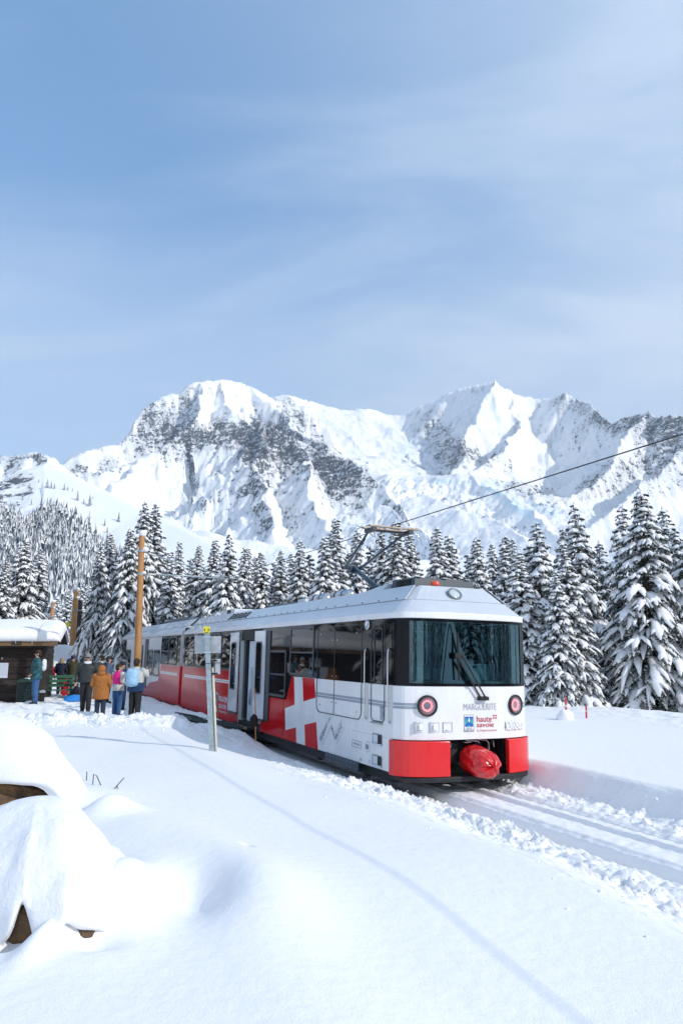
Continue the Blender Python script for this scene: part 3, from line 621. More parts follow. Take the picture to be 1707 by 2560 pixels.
# (tip x, tip y in the sketch, distance, proto, width) -- nearest stand at the right of the tram
def tree_at(tx, ty, d, k, wid, label, group, sink=.3, far=False):
    T = at_y(tx*DS, ty*DS, d)
    zb = float(ground_h(np.array([T[0]]), np.array([T[1]]), False)[0])-sink
    return put_tree(k, T[0], T[1], zb, T[2]-zb, rt.random()*6.28, wid, label, group, far)
GR = 'snow-laden spruces beyond the piste edge'
GM = 'snow-laden spruces in the row behind the tram'
GL = 'snow-laden spruces behind the hut and platform'
TREES = [
 # right
 (1458, 1126, 27.5, 3, 1.02, 'tallest broad snow-covered spruce at the right, branches reaching the piste edge', GR),
 (1332, 1150, 31.5, 0, .95, 'tall snow-covered spruce standing behind the double-topped one right of the tram', GR),
 (1306, 1238, 26.5, 1, 1.22, 'bushy snow-covered spruce directly above the red piste markers', GR),
 (1408, 1158, 36, 1, .95, 'snow-covered spruce left behind the tallest one', GR),
 (1530, 1162, 37, 2, 1.15, 'narrow snow-covered spruce right behind the tallest one', GR),
 (1556, 1205, 33, 0, .9, 'snow-covered spruce cut off by the right edge, in front of the narrow one', GR),
 (1600, 1150, 28, 3, .9, 'snow-covered spruce mostly outside the right edge of the view', GR),
 (1236, 1192, 30, 0, 1.0, 'snow-covered spruce whose top shows just right of the tram roof', GR),
 (1204, 1262, 27, 1, 1.3, 'lower rounded snow-covered spruce close behind the tram\'s right corner', GR),
 (1265, 1305, 26, 1, 1.2, 'short snow-covered spruce beside the tram\'s right windscreen edge', GR),
 (1290, 1212, 35, 2, 1.1, 'slim snow-covered spruce between two larger tops, right of the tram', GR),
 (1375, 1240, 40, 2, 1.2, 'dark slim spruce in the gap between the two tall right trees', GR),
 (1490, 1250, 42, 1, 1.0, 'spruce half hidden behind the tallest right tree', GR),
 # middle
 (1151, 1250, 42, 2, 1.2, 'slim pointed spruce above the tram\'s roof beacon', GM),
 (1162, 1228, 50, 2, 1.1, 'tall slim spruce behind the roof beacon, slightly higher than its neighbours', GM),
 (1190, 1235, 48, 1, .9, 'spruce at the right end of the row above the tram roof', GM),
 (1125, 1246, 54, 2, 1.0, 'small spruce left of the roof beacon, in the middle of three', GM),
 (1098, 1230, 46, 1, 1.0, 'snowy spruce above the roof cooling unit', GM),
 (1077, 1240, 52, 2, 1.1, 'slender spruce left above the roof cooling unit', GM),
 (1030, 1224, 46, 2, 1.25, 'right one of the pair of spruces right of the pantograph', GM),
 (1000, 1208, 45, 1, 1.0, 'left one of the pair of spruces right of the pantograph', GM),
 (940, 1215, 44, 1, 1.1, 'spruce rising behind the right end of the pantograph head', GM),
 (905, 1192, 40, 1, 1.25, 'white heavy-laden spruce framed by the pantograph arms', GM),
 (872, 1215, 46, 2, 1.2, 'spruce behind the middle of the pantograph head', GM),
 (812, 1212, 50, 2, 1.0, 'thin spruce just left of the pantograph', GM),
 (765, 1188, 41, 1, 1.1, 'tall spruce left of the pantograph, the highest of the middle row', GM),
 (742, 1228, 38, 0, .95, 'broad spruce leaning on the left side of the highest middle one', GM),
 (693, 1240, 44, 1, 1.05, 'spruce over the centre of the tram\'s rear roof', GM),
 (668, 1268, 50, 2, 1.2, 'low spruce between two larger ones over the tram', GM),
 (645, 1262, 46, 2, 1.15, 'pointed spruce over the tram roof, third from the wooden pole\'s arms', GM),
 (612, 1266, 45, 2, 1.3, 'dark pointed spruce behind the grey roof vents', GM),
 (592, 1276, 52, 1, .9, 'spruce partly covered by the dark pointed one', GM),
 (572, 1256, 48, 1, .95, 'right one of the two close spruces at the end of the pole arms', GM),
 (556, 1254, 44, 1, 1.0, 'left one of the two close spruces at the end of the pole arms', GM),
 (518, 1224, 38, 0, .95, 'large dark spruce behind the tips of the pole arms', GM),
 (484, 1236, 42, 1, 1.2, 'spruce left of the large dark one, behind the pole arms', GM),
 (452, 1250, 46, 1, 1.1, 'spruce behind the middle of the pole arms', GM),
 (415, 1240, 52, 2, 1.1, 'thin isolated spruce right of the wooden pole', GM),
 # left
 (344, 1148, 44, 0, .80, 'highest spruce directly behind the wooden pole, right of its twin', GL),
 (360, 1154, 47, 2, 1.2, 'twin top close right of the highest spruce behind the pole', GL),
 (296, 1208, 42, 3, .80, 'dark wide spruce left of the wooden pole', GL),
 (262, 1222, 46, 1, 1.15, 'spruce with drooping snowy boughs left of the dark wide one', GL),
 (236, 1250, 44, 3, .70, 'outer left spruce of the dark group beside the wooden pole', GL),
 (390, 1262, 40, 1, 1.1, 'lower spruce right beside the wooden pole', GL),
 (62, 1236, 42, 0, 1.05, 'big snow-laden spruce rising behind the hut roof', GL),
 (92, 1256, 46, 1, 1.1, 'second top close right of the big spruce behind the hut', GL),
 (8, 1288, 40, 1, 1.2, 'dark spruce at the left edge behind the hut', GL),
 (-40, 1240, 44, 0, 1.0, 'spruce mostly beyond the left edge of the view', GL),
 (158, 1352, 60, 2, 1.2, 'small spruce behind the second wooden pole', GL),
 (185, 1330, 70, 2, 1.1, 'small distant spruce right of the second wooden pole', GL),
 (135, 1370, 75, 1, 1.0, 'small distant spruce between hut and second pole', GL),
 (210, 1345, 66, 1, 1.1, 'snowy small spruce left of the dark group', GL),
 (165, 1395, 52, 1, 1.1, 'low spruce carrying a yellow trail marker', GL),
]
for i, t in enumerate(TREES):
    t = list(t)
    if i % 3 == 1 and t[3] in (0, 1): t[3] = 4 if t[3] == 0 else 5
    if i % 4 == 2 and t[3] == 2: t[3] = 5
    tree_at(*t)
# woods beyond the picture: right, left and behind the viewer (they show in the tram's glass)
for i in range(26):
    a = rt.uniform(36, 175); r_ = rt.uniform(30, 60)
    if rt.random() < .4: a = -rt.uniform(38, 150)
    x, y = r_*math.sin(R_(a)), r_*math.cos(R_(a))
    if abs((x-OX)*R0[0]+(y-OY)*R0[1]) < 9: continue
    zb = float(ground_h(np.array([x]), np.array([y]), False)[0])-.3
    put_tree(i % 2, x, y, zb, rt.uniform(9, 15), rt.random()*6.28, 1.0, 'snow-laden spruce in the woods outside the picture', 'spruces outside the picture', True)
for i in range(44):     # dark stand left of the hut, outside the picture
    a = -rt.uniform(32, 66); r_ = rt.uniform(29, 44)
    x, y = r_*math.sin(R_(a)), r_*math.cos(R_(a))
    put_tree(i % 2, x, y, .3, rt.uniform(8, 15), rt.random()*6.28, 1.2, 'snow-laden spruce in the woods outside the picture', 'spruces outside the picture', True)
# second rank, deep in the stand
ORD = 'leftmost second third fourth fifth sixth seventh eighth ninth tenth eleventh twelfth thirteenth fourteenth fifteenth sixteenth seventeenth eighteenth nineteenth twentieth rightmost'.split()
for i, (tx, ty, d) in enumerate(sorted([(1040, 1262, 62), (1070, 1270, 66), (960, 1258, 60), (1140, 1275, 64), (1215, 1250, 58), (850, 1250, 60), (790, 1262, 64), (715, 1268, 62), (630, 1290, 66), (540, 1275, 60), (500, 1272, 62), (430, 1280, 60), (1345, 1262, 56), (1420, 1225, 54), (1510, 1225, 52), (1255, 1262, 55), (1180, 1290, 60), (330, 1240, 60), (375, 1255, 62), (1385, 1300, 50), (1312, 1290, 48)])):
    tree_at(tx, ty, d, i % 2, 1.25, (ORD[i]+' of the spruce tops peeping through from the second rank' if i in (0, 20) else ORD[i]+' from the left among the spruce tops peeping through from the second rank'), 'second rank of spruces', .3, True)

for i in range(48):
    k_ = (i-24)/24*21+rt.uniform(-.4, .4); dd_ = 34+rt.uniform(0, 7); x = 1.9+.8*dd_+.6*k_; y = 12.7-.6*dd_+.8*k_
    put_tree(i % 2, x, y, .2, rt.uniform(7, 10), rt.random()*6, 1.1, 'snow-laden spruce in the woods outside the picture', 'spruces outside the picture', True)
# hillside forest at the left: single trees in the open, dense wood as one mass
hill_z = lambda x, y: float(mountain_h(np.array([[x]]), np.array([[y]]))[0, 0])
def hill_hit(px_, py_):       # where a line of sight meets the hillside
    D = ray(px_*DS, py_*DS); D = D/np.hypot(D[0], D[1])
    ts = np.linspace(300, 1000, 240); X_ = D[0]*ts; Y_ = D[1]*ts; Z_ = CZ+D[2]*ts
    hz2 = mountain_h(X_[None, :], Y_[None, :])[0]
    k = np.where(Z_ <= hz2)[0]
    return (X_[k[0]], Y_[k[0]], hz2[k[0]]) if len(k) else None
def lone(px_, py_, hpx, i):
    q = hill_hit(px_, py_)
    if not q: return
    h = hpx*DS/FPX*q[1]*1.0
    put_tree(i % 2, q[0], q[1], q[2]-.4, h, rt.random()*6.28, 1.25, LONE[i][3], 'single spruces on the open hillside', True)
LONE = [(108, 1120, 22, 'upper left of the small cluster of spruces near the hill top'), (117, 1122, 18, 'middle of the small cluster of spruces near the hill top'), (125, 1122, 15, 'right of the small cluster of spruces near the hill top'),
        (147, 1127, 17, 'spruce beside the gap right of the hill top cluster'), (155, 1128, 12, 'small spruce right of the gap by the hill top cluster'), (178, 1150, 25, 'dark lone spruce half way down the open hillside'), (206, 1162, 27, 'larger dark lone spruce just below the half-way one'),
        (192, 1160, 14, 'small spruce between the two dark lone ones'), (272, 1200, 26, 'lone spruce farthest right on the open hillside'), (240, 1212, 16, 'lone spruce lower on the slope, left of the farthest right one'), (246, 1224, 16, 'lone spruce just below its neighbour above the wood edge'),
        (166, 1130, 9, 'tiny spruce high on the open slope'), (89, 1108, 9, 'tiny spruce on the hill\'s rocky shoulder'), (213, 1146, 8, 'tiny spruce on the bare upper slope'), (52, 1150, 12, 'small spruce on the snow ledge left'), (72, 1160, 14, 'small spruce at the lower end of the snow ledge')]
for i, (a, b, h, _) in enumerate(LONE): lone(a, b, h, i)
# the wood: many simple tiered trees joined in one mass
fv, ff, fm = [], [], []
def tiny_tree(x, y, z, h, w):
    T = 6; n = 6
    for q in range(T):
        z0 = z+h*(.02+.88*q/T); z1 = z+h*(.02+.88*(q+1)/T)+h*.12; r0 = w*(1-q/T)**.85*rt.uniform(.8, 1.2); off = rt.random()*6
        o = len(fv); fv.append((x+rt.uniform(-.1, .1)*w, y, min(z1, z+h)))
        for j in range(n*2):
            a = off+math.pi*j/n; rr3 = r0*(1 if j % 2 else .55)*rt.uniform(.75, 1.2)
            fv.append((x+rr3*math.cos(a), y+rr3*math.sin(a), z0-(.05*h if j % 2 else 0)*rt.uniform(.3, 1.2)))
        for j in range(n*2):
            ff.append((o, o+1+j, o+1+(j+1) % (n*2))); fm.append(1 if rt.random() < .52 else 0)
XH, YH, HH = [], [], []
for i in range(7500):
    px_ = rt.uniform(-40, 300)*1.0; py_ = rt.uniform(1120, 1420)
    bd = float(np.interp(px_, [-40, 0, 40, 75, 95, 130, 165, 190, 215, 240, 300], [1188, 1178, 1192, 1197, 1174, 1167, 1187, 1210, 1234, 1252, 1280])); dens = min(1, max(0, (py_-bd+6)/26))**1.3
    if rt.random() > dens: continue
    clearing = math.exp(-((px_-262)/38)**2-((py_-1258)/14)**2)
    if rt.random() < clearing*1.3: continue
    XH.append(px_); YH.append(py_)
sel = list(zip(XH, YH)); rt.shuffle(sel)
cnt = 0
for px_, py_ in sel[:3000]:
    D = ray(px_*DS, py_*DS); D = D/np.hypot(D[0], D[1])
    # march on the coarse mountain grid
    ia_ = int(np.clip(np.searchsorted(azm, math.atan2(D[0], D[1])), 0, len(azm)-1))
    col = Zm[:, ia_]; zz = CZ+D[2]*rm
    kk = np.where((zz <= col) & (rm > 300))[0]
    if not len(kk): continue
    rr4 = rm[kk[0]]
    if rr4 > 900: continue
    h = rt.uniform(8, 17)*(.7+.6*rt.random()**2)
    tiny_tree(D[0]*rr4, D[1]*rr4, col[kk[0]]-1, h, h*rt.uniform(.15, .23)); cnt += 1
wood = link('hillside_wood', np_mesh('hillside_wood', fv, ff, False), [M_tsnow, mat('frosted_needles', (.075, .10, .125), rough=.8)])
wood.data.polygons.foreach_set('material_index', fm)
tag(wood, kind='stuff', label='dense snowy spruce wood covering the lower left hillside')
# brush and rocks poking through on the slope
# ================================================================ THE TRAM
HW = 1.325
M4 = Matrix(((RR[0], U[0], WW[0], ORG[0]), (RR[1], U[1], WW[1], ORG[1]), (RR[2], U[2], WW[2], ORG[2]), (0, 0, 0, 1)))
tram = empty('mountain_tram'); tram.matrix_world = M4
tag(tram, 'red and white two-car rack tram with white cross, standing on the snowy track', 'tram')
M_white = mat('white_paint', (.78, .79, .80), rough=.30, coat=.15, spec=.45, var=.07, vscale=3.2, stretch=(1, 1, .3), bump=.04, bscale=3)
M_red = mat('red_paint', (.56, .006, .010), rough=.12, coat=.0, spec=.38, var=.08, vscale=2)
M_redb = mat('bumper_red', (.74, .014, .016), rough=.25, coat=.3, var=.05, vscale=2)
M_black = mat('black_gloss', (.006, .007, .008), rough=.035, spec=.5, coat=0.0)
M_pane = mat('window_glass', (.004, .006, .008), rough=.02, spec=.6, coat=0.0)
M_frame = mat('window_rubber', (.045, .055, .065), rough=.4)
M_dark = mat('underframe', (.012, .014, .017), rough=.6, var=.3, vscale=8)
M_roof = mat('roof_paint', (.62, .66, .71), rough=.34, metal=.25, coat=.3, var=.05, vscale=2)
M_roof2 = mat('roof_paint_frosted', (.42, .46, .50), rough=.5, var=.3, vscale=2.2, col2=(.84, .86, .88), bump=.3, bscale=12, stretch=(1.4, .35, 1))
M_grey = mat('grey_stripe', (.30, .34, .40), rough=.3)
M_txt = mat('grey_lettering', (.40, .43, .48), rough=.35)
M_txtr = mat('red_lettering', (.50, .03, .05), rough=.35)
M_chrome = mat('steel', (.62, .64, .66), rough=.22, metal=1.0)
M_ac = mat('slate_casing', (.035, .055, .075), rough=.4)
M_inner = mat('inner_panel', (.60, .68, .74), rough=.4)
M_int = mat('cabin_dark', (.02, .022, .025), rough=.6)
M_step = mat('step_edge', (.42, .30, .14), rough=.6)
for _m, _i in ((M_red, 1.22), (M_black, 1.30), (M_pane, 1.36)): _m.node_tree.nodes['Principled BSDF'].inputs['IOR'].default_value = _i
def thin_glass(name, tint, f0=.10, gl=(.9, .97, 1)):
    m = bpy.data.materials.new(name); m.use_nodes = True; nt = m.node_tree; nt.nodes.clear()
    t = nt.nodes.new('ShaderNodeBsdfTransparent'); t.inputs[0].default_value = (*tint, 1)
    g = nt.nodes.new('ShaderNodeBsdfGlossy'); g.inputs['Roughness'].default_value = .015; g.inputs[0].default_value = (*gl, 1)
    fr = nt.nodes.new('ShaderNodeFresnel'); fr.inputs[0].default_value = 1.5
    ad = nt.nodes.new('ShaderNodeMath'); ad.operation = 'ADD'; ad.use_clamp = True; nt.links.new(fr.outputs[0], ad.inputs[0]); ad.inputs[1].default_value = f0
    mxs = nt.nodes.new('ShaderNodeMixShader'); o = nt.nodes.new('ShaderNodeOutputMaterial')
    nt.links.new(ad.outputs[0], mxs.inputs[0]); nt.links.new(t.outputs[0], mxs.inputs[1]); nt.links.new(g.outputs[0], mxs.inputs[2]); nt.links.new(mxs.outputs[0], o.inputs[0])
    return m
M_ws = thin_glass('windscreen_glass', (.22, .44, .48), .14, (.55, .90, .95))

def bow(x, B=.27, hw=HW):
    t = min(1, abs(x)/hw); y = -B*(1-t**4.0)
    c = .13
    if hw-abs(x) < c: y += (c-(hw-abs(x)))**2/c*.75
    return y
XS = [-1, -.993, -.982, -.965, -.94]+[-.91+.07*i for i in range(27)]+[.94, .965, .982, .993, 1]
def outline(hw, yb, B, y0=0.0, yoff=0.0):
    """plan outline: nose then back, ccw seen from above"""
    pts = [(hw*s, y0+yoff+bow(hw*s, B, hw)) for s in XS]
    return [(x, y) for x, y in pts]+[(hw, yb), (-hw, yb)]
def prism_out(pts, z0, z1, name, m, parent, bevel=0, **k):
    b = MB(); n = len(pts)
    b.loft([[(x, y, z0) for x, y in pts], [(x, y, z1) for x, y in pts]])
    return b.build(name, m, parent, bevel=bevel, **k)
body1 = empty('front_car'); body1.parent = tram
body2 = empty('rear_car'); body2.parent = tram
# lower nose, with the recess for the coupler
prism_out(outline(HW, 1.7, .27), .97, 1.825, 'nose_shell', M_white, body1)
b = MB(); b.box(-HW, HW, 1.7, 6.98, .43, 2.93); b.box(-HW, -HW+.12, .16, 1.7, .43, .97); b.box(HW-.12, HW, .16, 1.7, .43, .97)
b.box(-HW, HW, 8.94, 15.95, .43, 2.93); b.box(HW-.1, HW, 6.98, 8.94, .43, 2.93)
b.build('body_shell', M_white, body1, bevel=.012)
b = MB(); b.box(-HW, HW, 16.42, 24.4, .43, 2.93); b.box(-HW, HW, 25.5, 31.9, .43, 2.93); b.box(HW-.1, HW, 24.4, 25.5, .43, 2.93)
b.build('body_shell', M_white, body2, bevel=.012)
# bellows between the cars
b = MB()
for i in range(7): b.box(-1.2+(.03 if i % 2 else 0), 1.2, 15.95+i*.067, 15.95+(i+1)*.067-.006, .6, 3.2)
b.build('bellows', M_dark, body1)
b = MB(); b.tube([(-1.16, 16.18, .47), (-1.16, 16.18, 1.82)], .22, n=16); b.build('joint_fairing', M_red, body1, smooth=True, label='bright red rounded fairing over the joint')

def side_poly(name, poly, m, parent, off=.003, th=.01, x=None):
    """polygon given as (distance from nose, height) on the left flank"""
    b = MB(); n = len(poly); xx = -HW-off if x is None else x
    area = sum(poly[i][0]*poly[(i+1) % n][1]-poly[(i+1) % n][0]*poly[i][1] for i in range(n))
    P = poly if area < 0 else poly[::-1]
    b.loft([[(xx, u, w) for u, w in P], [(xx+th, u, w) for u, w in P]])
    return b.build(name, m, parent)
# livery
side_poly('red_panel', [(6.98, .435), (6.98, 1.82), (4.735, 1.82), (4.65, 1.22), (5.26, 1.10), (5.18, .63), (4.53, .75), (4.48, .435)], M_red, body1)
side_poly('red_panel', [(15.93, .435), (15.93, 1.82), (8.94, 1.82), (8.94, .435)], M_red, body1)
side_poly('cross_corner', [(4.22, 1.82), (3.545, 1.82), (3.46, 1.44), (4.13, 1.32)], M_red, body1)
side_poly('cross_corner', [(4.03, .85), (3.39, .96), (3.27, .435), (3.96, .435)], M_red, body1)
side_poly('red_panel', [(16.45, .435), (16.45, 1.82), (19.9, 1.82), (20.35, 1.15), (22.3, 1.0), (24.1, .435)], M_red, body2)
side_poly('window_band', [(.14, 1.825), (.14, 2.925), (6.98, 2.925), (6.98, 1.28), (5.20, 1.30), (4.87, 1.825)], M_black, body1, off=.007)
side_poly('window_band', [(8.94, 1.825), (8.94, 2.925), (15.93, 2.925), (15.93, 1.825)], M_black, body1, off=.007)
side_poly('window_band', [(16.45, 1.825), (16.45, 2.925), (20.05, 2.925), (19.95, 1.825)], M_black, body2, off=.007)
for (a, c, par) in ((3.52, -.0, body1),):
    side_poly('waist_stripe', [(.14, 1.515), (.14, 1.555), (3.46, 1.555), (3.46, 1.515)], M_grey, par, off=.0035)
    side_poly('waist_stripe', [(.14, 1.46), (.14, 1.503), (3.46, 1.503), (3.46, 1.46)], M_grey, par, off=.0035)
for (a, c, par) in ((9.75, 15.6, body1), (16.75, 19.95, body2)):
    side_poly('waist_stripe', [(a, 1.515), (a, 1.555), (c, 1.555), (c, 1.515)], M_white, par, off=.0065)
    side_poly('waist_stripe', [(a, 1.46), (a, 1.503), (c, 1.503), (c, 1.46)], M_white, par, off=.0065)

def rring(b, u0, u1, w0, w1, t, x0, x1, r=.07, mi=0):
    def rr(u0, u1, w0, w1, r):
        p = []
        for cx, cz, a0 in ((u0+r, w0+r, 180), (u1-r, w0+r, 270), (u1-r, w1-r, 0), (u0+r, w1-r, 90)):
            for k in range(4):
                a = R_(a0+30*k); p.append((cx+r*math.cos(a), cz+r*math.sin(a)))
        return p
    O = rr(u0, u1, w0, w1, r); I = rr(u0+t, u1-t, w0+t, w1-t, max(.01, r-t)); n = len(O)
    rings = [[(x0, u, w) for u, w in O], [(x0, u, w) for u, w in I], [(x1, u, w) for u, w in I], [(x1, u, w) for u, w in O]]
    vs = [p for q in rings for p in q]; fs = []
    for a in range(4):
        c = (a+1) % 4
        for j in range(n): fs.append((a*n+j, a*n+(j+1) % n, c*n+(j+1) % n, c*n+j))
    b.add(vs, fs, mi); return I
def window(par, u0, u1, w0, w1, bar=None, t=.055, prd=.022, r=.08, name='window'):
    b = MB(); I = rring(b, u0, u1, w0, w1, t, -HW-prd, -HW-.004, r)
    if bar: b.box(-HW-prd+.006, -HW-.011, u0+t-.004, u1-t+.004, bar-.018, bar+.018)
    f = b.build(name, M_frame, par)
    g = MB(); n = len(I); g.add([(-HW-.0105, u, w) for u, w in I], [tuple(range(n))]); p = g.build('pane', M_pane, f)
    p.data.update(); 
    if p.data.polygons[0].normal.x > 0: p.data.flip_normals()
    return f
window(body1, 3.58, 5.0, 1.85, 2.91, 2.35)
window(body1, 5.25, 6.45, 1.33, 2.40, 1.84)
for a, c in ((9.72, 10.84), (10.95, 12.48), (12.58, 14.08), (14.26, 15.68)): window(body1, a, c, 1.835, 2.905, 2.35)
for a, c in ((17.0, 18.48), (18.56, 20.0)): window(body2, a, c, 1.835, 2.905, 2.35)
for a, c, bar in ((20.25, 21.53, 1.95), (21.77, 23.08, 1.95), (27.8, 29.28, 1.95)): window(body2, a, c, 1.32, 2.40, bar)
window(body2, 29.45, 30.8, 1.88, 2.91, 2.4)
window(body2, 31.45, 31.8, 1.85, 2.80, None, t=.03)
# equipment hatch behind the cab, with its rounded outline
b = MB(); rring(b, 1.285, 3.40, 1.165, 2.875, .014, -HW-.0125, -HW-.004, .16); b.box(-HW-.0115, -HW-.004, 2.512, 2.522, 1.17, 2.87)
eh = b.build('equipment_hatch', M_frame, body1)
b = MB()
for (u, w) in ((1.5, 2.72), (2.4, 2.6), (2.62, 2.6), (3.2, 2.72), (1.5, 1.3), (2.4, 1.4), (2.62, 1.4), (3.2, 1.32), (2.42, 1.9), (2.6, 1.9)): b.tube([(-HW-.016, u, w), (-HW-.004, u, w)], .016, n=8)
b.build('latch', M_chrome, eh)
# cab side door
b = MB(); rring(b, .395, .905, 1.20, 2.885, .012, -HW-.0125, -HW-.004, .09); cd = b.build('cab_door', M_frame, body1)
b = MB(); rring(b, .47, .78, 1.83, 2.79, .02, -HW-.018, -HW-.008, .05); f = b.build('window', M_frame, cd)
b = MB(); b.box(-HW-.0085, -HW-.006, .49, .76, 1.85, 2.77); b.build('pane', M_pane, f)
b = MB(); b.box(-HW-.008, -HW-.0035, .41, .555, 1.24, 1.50); b.box(-HW-.03, -HW-.0082, .425, .54, 1.44, 1.465); b.box(-HW-.02, -HW-.0082, .43, .445, 1.31, 1.38); b.build('handle', M_grey, cd)
b = MB(); b.box(-HW-.05, -HW-.004, .46, .85, 1.165, 1.195); b.build('door_sill', M_grey, cd)
for u in (1.065, .185):
    b = MB(); b.tube([(-HW-.005, u, 2.43), (-HW-.055, u, 2.40), (-HW-.06, u, 2.33), (-HW-.06, u, 1.30), (-HW-.055, u, 1.25), (-HW-.005, u, 1.21)], .016, n=10)
    h = b.build('grab_rail', M_chrome, body1, smooth=True)
    b = MB(); b.box(-HW-.0105, -HW-.004, u-.045, u+.045, 1.17, 1.83); b.build('rail_recess', M_white, h, bevel=.004)
b = MB(); n = 20
rings = [[(x, 1.04+r*math.cos(2*math.pi*j/n), 2.85+r*math.sin(2*math.pi*j/n)) for j in range(n)] for x, r in ((-HW-.008, .085), (-HW-.04, .085), (-HW-.045, .07), (-HW-.015, .055), (-HW-.012, .03))]
b.loft(rings); b.build('side_camera', M_chrome, body1, smooth=True)
for w0 in (.81, .46):
    b = MB(); rring(b, .47, .83, w0, w0+.19, .012, -HW-.012, -HW-.003, .03)
    v_ = b.build('step_recess', M_grey, body1)
    b = MB(); b.box(-HW-.005, -HW-.0032, .48, .82, w0+.01, w0+.18); b.build('recess_back', M_dark, v_)
    b = MB(); b.box(-HW-.035, -HW-.0055, .49, .81, w0-.005, w0+.03); b.box(-HW-.0075, -HW-.0053, .64, .81, w0+.035, w0+.17); b.build('tread', M_inner, v_)
# sliding doors
def leaf(par, u0, u1, w0=.74, w1=2.88, m=M_white, op=True):
    b = MB(); b.box(-HW-.075, -HW-.03, u0, u1, w0, w1); l = b.build('door_leaf', m, par, bevel=.015)
    b = MB(); rring(b, u0+.2, u1-.17, 1.33, 2.61, .035, -HW-.088, -HW-.0755, .08); f = b.build('window', M_frame, l)
    b = MB(); b.box(-HW-.079, -HW-.0765, u0+.23, u1-.2, 1.36, 2.58); b.build('pane', M_pane, f)
    b = MB(); b.box(-HW-.07, -HW-.035, u0-.02, u1+.02, w0-.05, w0-.002); b.build('seal', M_frame, l)
M_leaf = mat('door_paint', (.62, .66, .70), rough=.2, coat=.7)
leaf(body1, 6.64, 7.46, m=M_leaf); leaf(body1, 8.90, 9.70, m=M_leaf)
side_poly('door_seal', [(6.36, .72), (6.36, 2.87), (6.63, 2.87), (6.63, .72)], M_frame, body1, off=.03, th=.02)
leaf(body2, 23.64, 24.38); leaf(body2, 25.5, 26.3)
side_poly('door_seal', [(23.05, .72), (23.05, 2.87), (23.62, 2.87), (23.62, .72)], M_frame, body2, off=.03, th=.02)
side_poly('door_seal', [(8.72, .6), (8.72, 2.9), (8.90, 2.9), (8.90, .6)], M_frame, body1, off=-.10, th=.1)
vb = MB(); vb.box(-HW+.02, HW-.1, 6.98, 8.94, .40, .55); vb.box(-HW+.02, HW-.12, 6.99, 8.93, 2.66, 2.92); vb.box(HW-.13, HW-.11, 6.99, 8.93, .56, 2.65)
ve = vb.build('vestibule', M_int, body1)
b = MB(); b.box(-HW+.10, -HW+.14, 7.0, 8.42, .57, 2.64); b.build('partition', M_inner, ve, bevel=.01)
b = MB(); b.tube([(-HW+.05, 8.02, .98), (-HW+.05, 8.02, 1.95)], .016, n=8); b.tube([(-HW+.05, 8.12, 1.0), (-HW+.05, 8.12, 1.85)], .010, n=8); b.build('grab_rail', M_chrome, ve, smooth=True)
b = MB(); b.box(-HW-.16, -HW-.0, 7.55, 9.50, .43, .47); sp = b.build('step_board', M_dark, body1)
b = MB(); b.box(-HW-.19, -HW-.161, 7.55, 9.50, .425, .475); b.build('step_nosing', M_step, sp)
vb = MB(); vb.box(-HW+.02, HW-.1, 24.4, 25.5, .40, .55); vb.box(-HW+.02, HW-.12, 24.4, 25.5, 2.66, 2.92); vb.box(-HW+.1, -HW+.14, 24.42, 24.95, .57, 2.6); vb.build('vestibule', M_inner, body2)
b = MB(); b.box(-HW-.006, -HW-.002, 5.33, 5.345, .5, 1.25); b.build('panel_joint', M_dark, body1)
# underframe, skirts, bogies
b = MB(); b.box(-1.2, 1.2, .35, 15.9, .24, .43); b.box(-1.2, 1.2, 16.45, 31.9, .24, .43); uf = b.build('underframe', M_dark, tram)
b = MB(); b.box(-HW-.02, -HW+.01, 1.36, 2.86, .285, .44); sk = b.build('skirt_plate', M_ac, tram)
b = MB()
for i in range(9):
    for w in (.315, .405): b.tube([(-HW-.028, 1.5+i*.155, w), (-HW-.019, 1.5+i*.155, w)], .012, n=6)
b.build('bolt', M_chrome, sk)
for y in (2.6, 5.0, 12.2, 14.6, 18.2, 20.6, 28.0, 30.4):
    b = MB()
    for x in (-.5, .5):
        b.tube([(x-.06, y, .34-.02), (x+.06, y, .34-.02)], .33, n=28)
    b.tube([(-.6, y, .32), (.6, y, .32)], .06, n=8); b.box(-.85, -.7, y-.5, y+.5, .22, .5); b.box(.7, .85, y-.5, y+.5, .22, .5)
    b.build('wheelset', M_dark, tram)
# bumpers, beam, coupler bay
def bowstrip(name, x0, x1, z0, z1, off, th, m, par, B=.27, n=10, hw=HW, bevel=.012, y0=0, wrap=None):
    xs = [x0+(x1-x0)*i/n for i in range(n+1)]
    F = [(x, bow(x, B, hw)-off+y0) for x in xs]
    if wrap == 'L': F = [(-hw-off*.6, .19), (-hw-off*.6, .0+.02)]+F[1:]
    if wrap == 'R': F = F[:-1]+[(hw+off*.6, .02), (hw+off*.6, .19)]
    Bk = [(max(-hw+.1, min(hw-.1, x)), max(y, -1)+th) for x, y in F] if wrap else [(x, y+th) for x, y in F]
    b = MB(); vs = []; k = len(F)
    for z in (z0, z1):
        vs += [(x, y, z) for x, y in F]+[(x, y, z) for x, y in Bk]
    fs = []
    for i in range(k-1):
        fs += [(i, i+1, 2*k+i+1, 2*k+i), (k+i+1, k+i, 3*k+i, 3*k+i+1), (2*k+i, 2*k+i+1, 3*k+i+1, 3*k+i), (i+1, i, k+i, k+i+1)]
    fs += [(0, 2*k, 3*k, k), (k-1, 2*k-1, 4*k-1, 3*k-1)]
    b.add(vs, fs)
    return b.build(name, m, par, bevel=bevel)
bowstrip('bumper', -1.325, -.50, .405, .955, .05, .10, M_redb, tram, wrap='L', B=.30)
bowstrip('bumper', .67, 1.325, .405, .955, .05, .10, M_redb, tram, wrap='R', B=.30)
